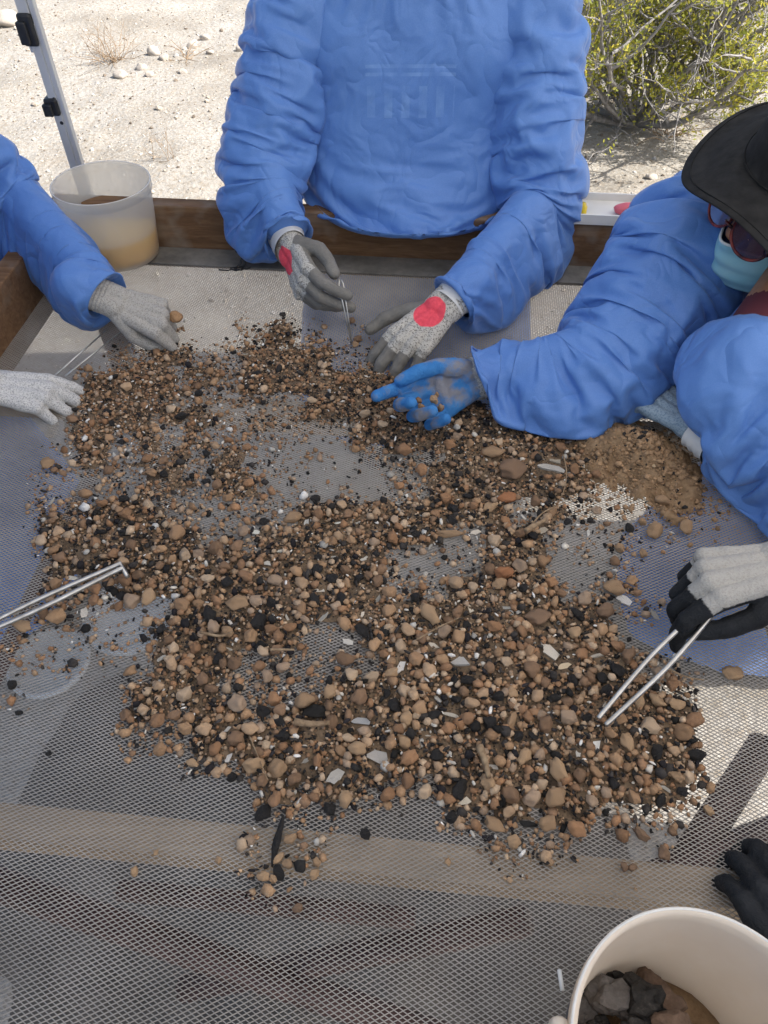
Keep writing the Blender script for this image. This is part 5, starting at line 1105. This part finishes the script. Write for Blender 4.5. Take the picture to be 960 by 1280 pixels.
def person_near():
    t = empty('person', (1.16, .22, 0)); tag(t, 'person reaching in with black dipped gloves, working steel tongs', 'person')
    wR = at(985, 706, .965); wL = at(1022, 1236, .905)
    J = dict(pel=A_(1.20, .22, .90), ch=A_(1.12, .22, 1.15), nk=A_(1.06, .22, 1.38), hd=A_(1.03, .22, 1.51), up=nrm((-.3, 0, 1)), face=nrm((-1, 0, -.35)), hip=A_(0, .09, 0), toe=A_(-.13, 0, 0),
             shR=A_(1.05, .40, 1.27), shL=A_(1.05, .04, 1.27), elR=A_(.85, .52, 1.03), elL=A_(.74, .0, 1.0), wrR=wR, wrL=wL, knL=A_(1.20, .14, .47), knR=A_(1.20, .30, .47), anL=A_(1.22, .12, .09), anR=A_(1.22, .32, .09))
    body(t, J, M['trousers']); hair(t, J)
    tors = [(A_(1.18, .22, .90), A_(1.10, .22, 1.25), .17, .13)]
    g_ = torso(t, [(A_(1.06, .22, 1.38), A_(0, .09, 0), A_(.09, 0, 0)), (A_(1.08, .22, 1.31), A_(0, .19, 0), A_(.12, 0, 0)), (A_(1.12, .22, 1.18), A_(0, .20, 0), A_(.16, 0, 0)), (A_(1.16, .22, .98), A_(0, .20, 0), A_(.175, 0, 0)), (A_(1.18, .22, .50), A_(0, .21, 0), A_(.20, 0, 0))], tors, 33, slackv=1.0, slacku=1.06, iters=40, nu=90, nv=60, pin1=0)
    for s, sd in (('R', 34), ('L', 35)):
        w0 = J['wr' + s]; e = J['el' + s]; d = nrm(e - w0)
        sleeve(g_, [A_(1.06, .22 + (.1 if s == 'R' else -.1), 1.30), J['sh' + s], (J['sh' + s] + e) / 2, e, (e + w0) / 2, w0 + d * .10, w0 + d * .07], [.09, .095, .088, .08, .068, .055, .050], arm_caps(J, s) + tors, sd, nv=70, nu=48, iters=50)
    f = nrm(at(878, 724, .958) - wR)
    tips, w_ = hand(t, wR, f, nrm((.05, .10, 1)), True, [(34, 46, 20), (52, 58, 26), (60, 66, 30), (62, 68, 30)], (5, 1, -3, -8), [(.80, .52, -.45), (.96, -.02, -.30), (.93, -.25, -.25)], 'black_dipped_glove', 1.12, 'fingers', None, .09)
    tongs(at(905, 742, .945), at(752, 902, .872), .011, 'long steel tongs held by the black dipped glove')
    f = nrm(at(972, 1126, .888) - wL)
    hand(t, wL, f, nrm((-.05, -.1, 1)), False, [(20, 34, 18), (22, 36, 20), (24, 38, 20), (28, 40, 20)], (2, 0, -2, -5), [(.7, .7, -.2), (.9, .35, -.2), (1, .1, -.1)], 'black_dipped_glove', 1.0, 'all', None, .07)
person_near()
tongs(at(-60, 806, .880), at(152, 707, .884), .008, 'steel tongs with bent tips lying over the left edge of the heap', at(160, 722, .874) - at(152, 707, .884), .0034)
# charred lumps in the near pail
def pail_load():
    r = np.random.default_rng(17)
    for k in range(26):
        V, Fs = rock(640 + k, 3, 14, .7, .36); s = r.uniform(.014, .024); o = link('charred_lump', mesh_np('charred_lump', V * s, Fs, False), M['char'] if k % 2 else M['stone'])
        a = k * 2.4; d_ = .056 * math.sqrt(k / 26.); q = rp + A_(-.022 + d_ * math.cos(a), .022 + d_ * math.sin(a), .026 + .040 * (1 - k / 26.) + .008 * (k % 3)); o.location = Vector(q); o.color = (.11, .10, .095, 1) if k % 4 else (.14, .095, .07, 1)
        tag(o, 'charred black lump heaped in the cream pail' if k % 2 else 'ash grey lump heaped in the cream pail', 'charcoal', 'charred lumps in the cream pail' if k % 2 else 'ash grey lumps in the cream pail')
pail_load()
V, Fs = lathe([(0, .022), (.03, .021), (.06, .018), (.0805, .013), (.080, .011)], 40); V[:, 2] += .004 * fbm(V, 60, 3, 2); o = link('pail_soil', mesh_np('pail_soil', V, Fs), M['mound']); o.location = Vector(rp); tag(o, 'reddish tan soil in the bottom of the cream pail', 'soil')
mb = MB(); mb.tube([at(699, 1212, .853), at(703, 1238, .855)], .0022, 7); tag(mb.build('white_sliver', M['white'], None, True), 'thin white sliver on the mesh beside the cream pail', 'sliver')
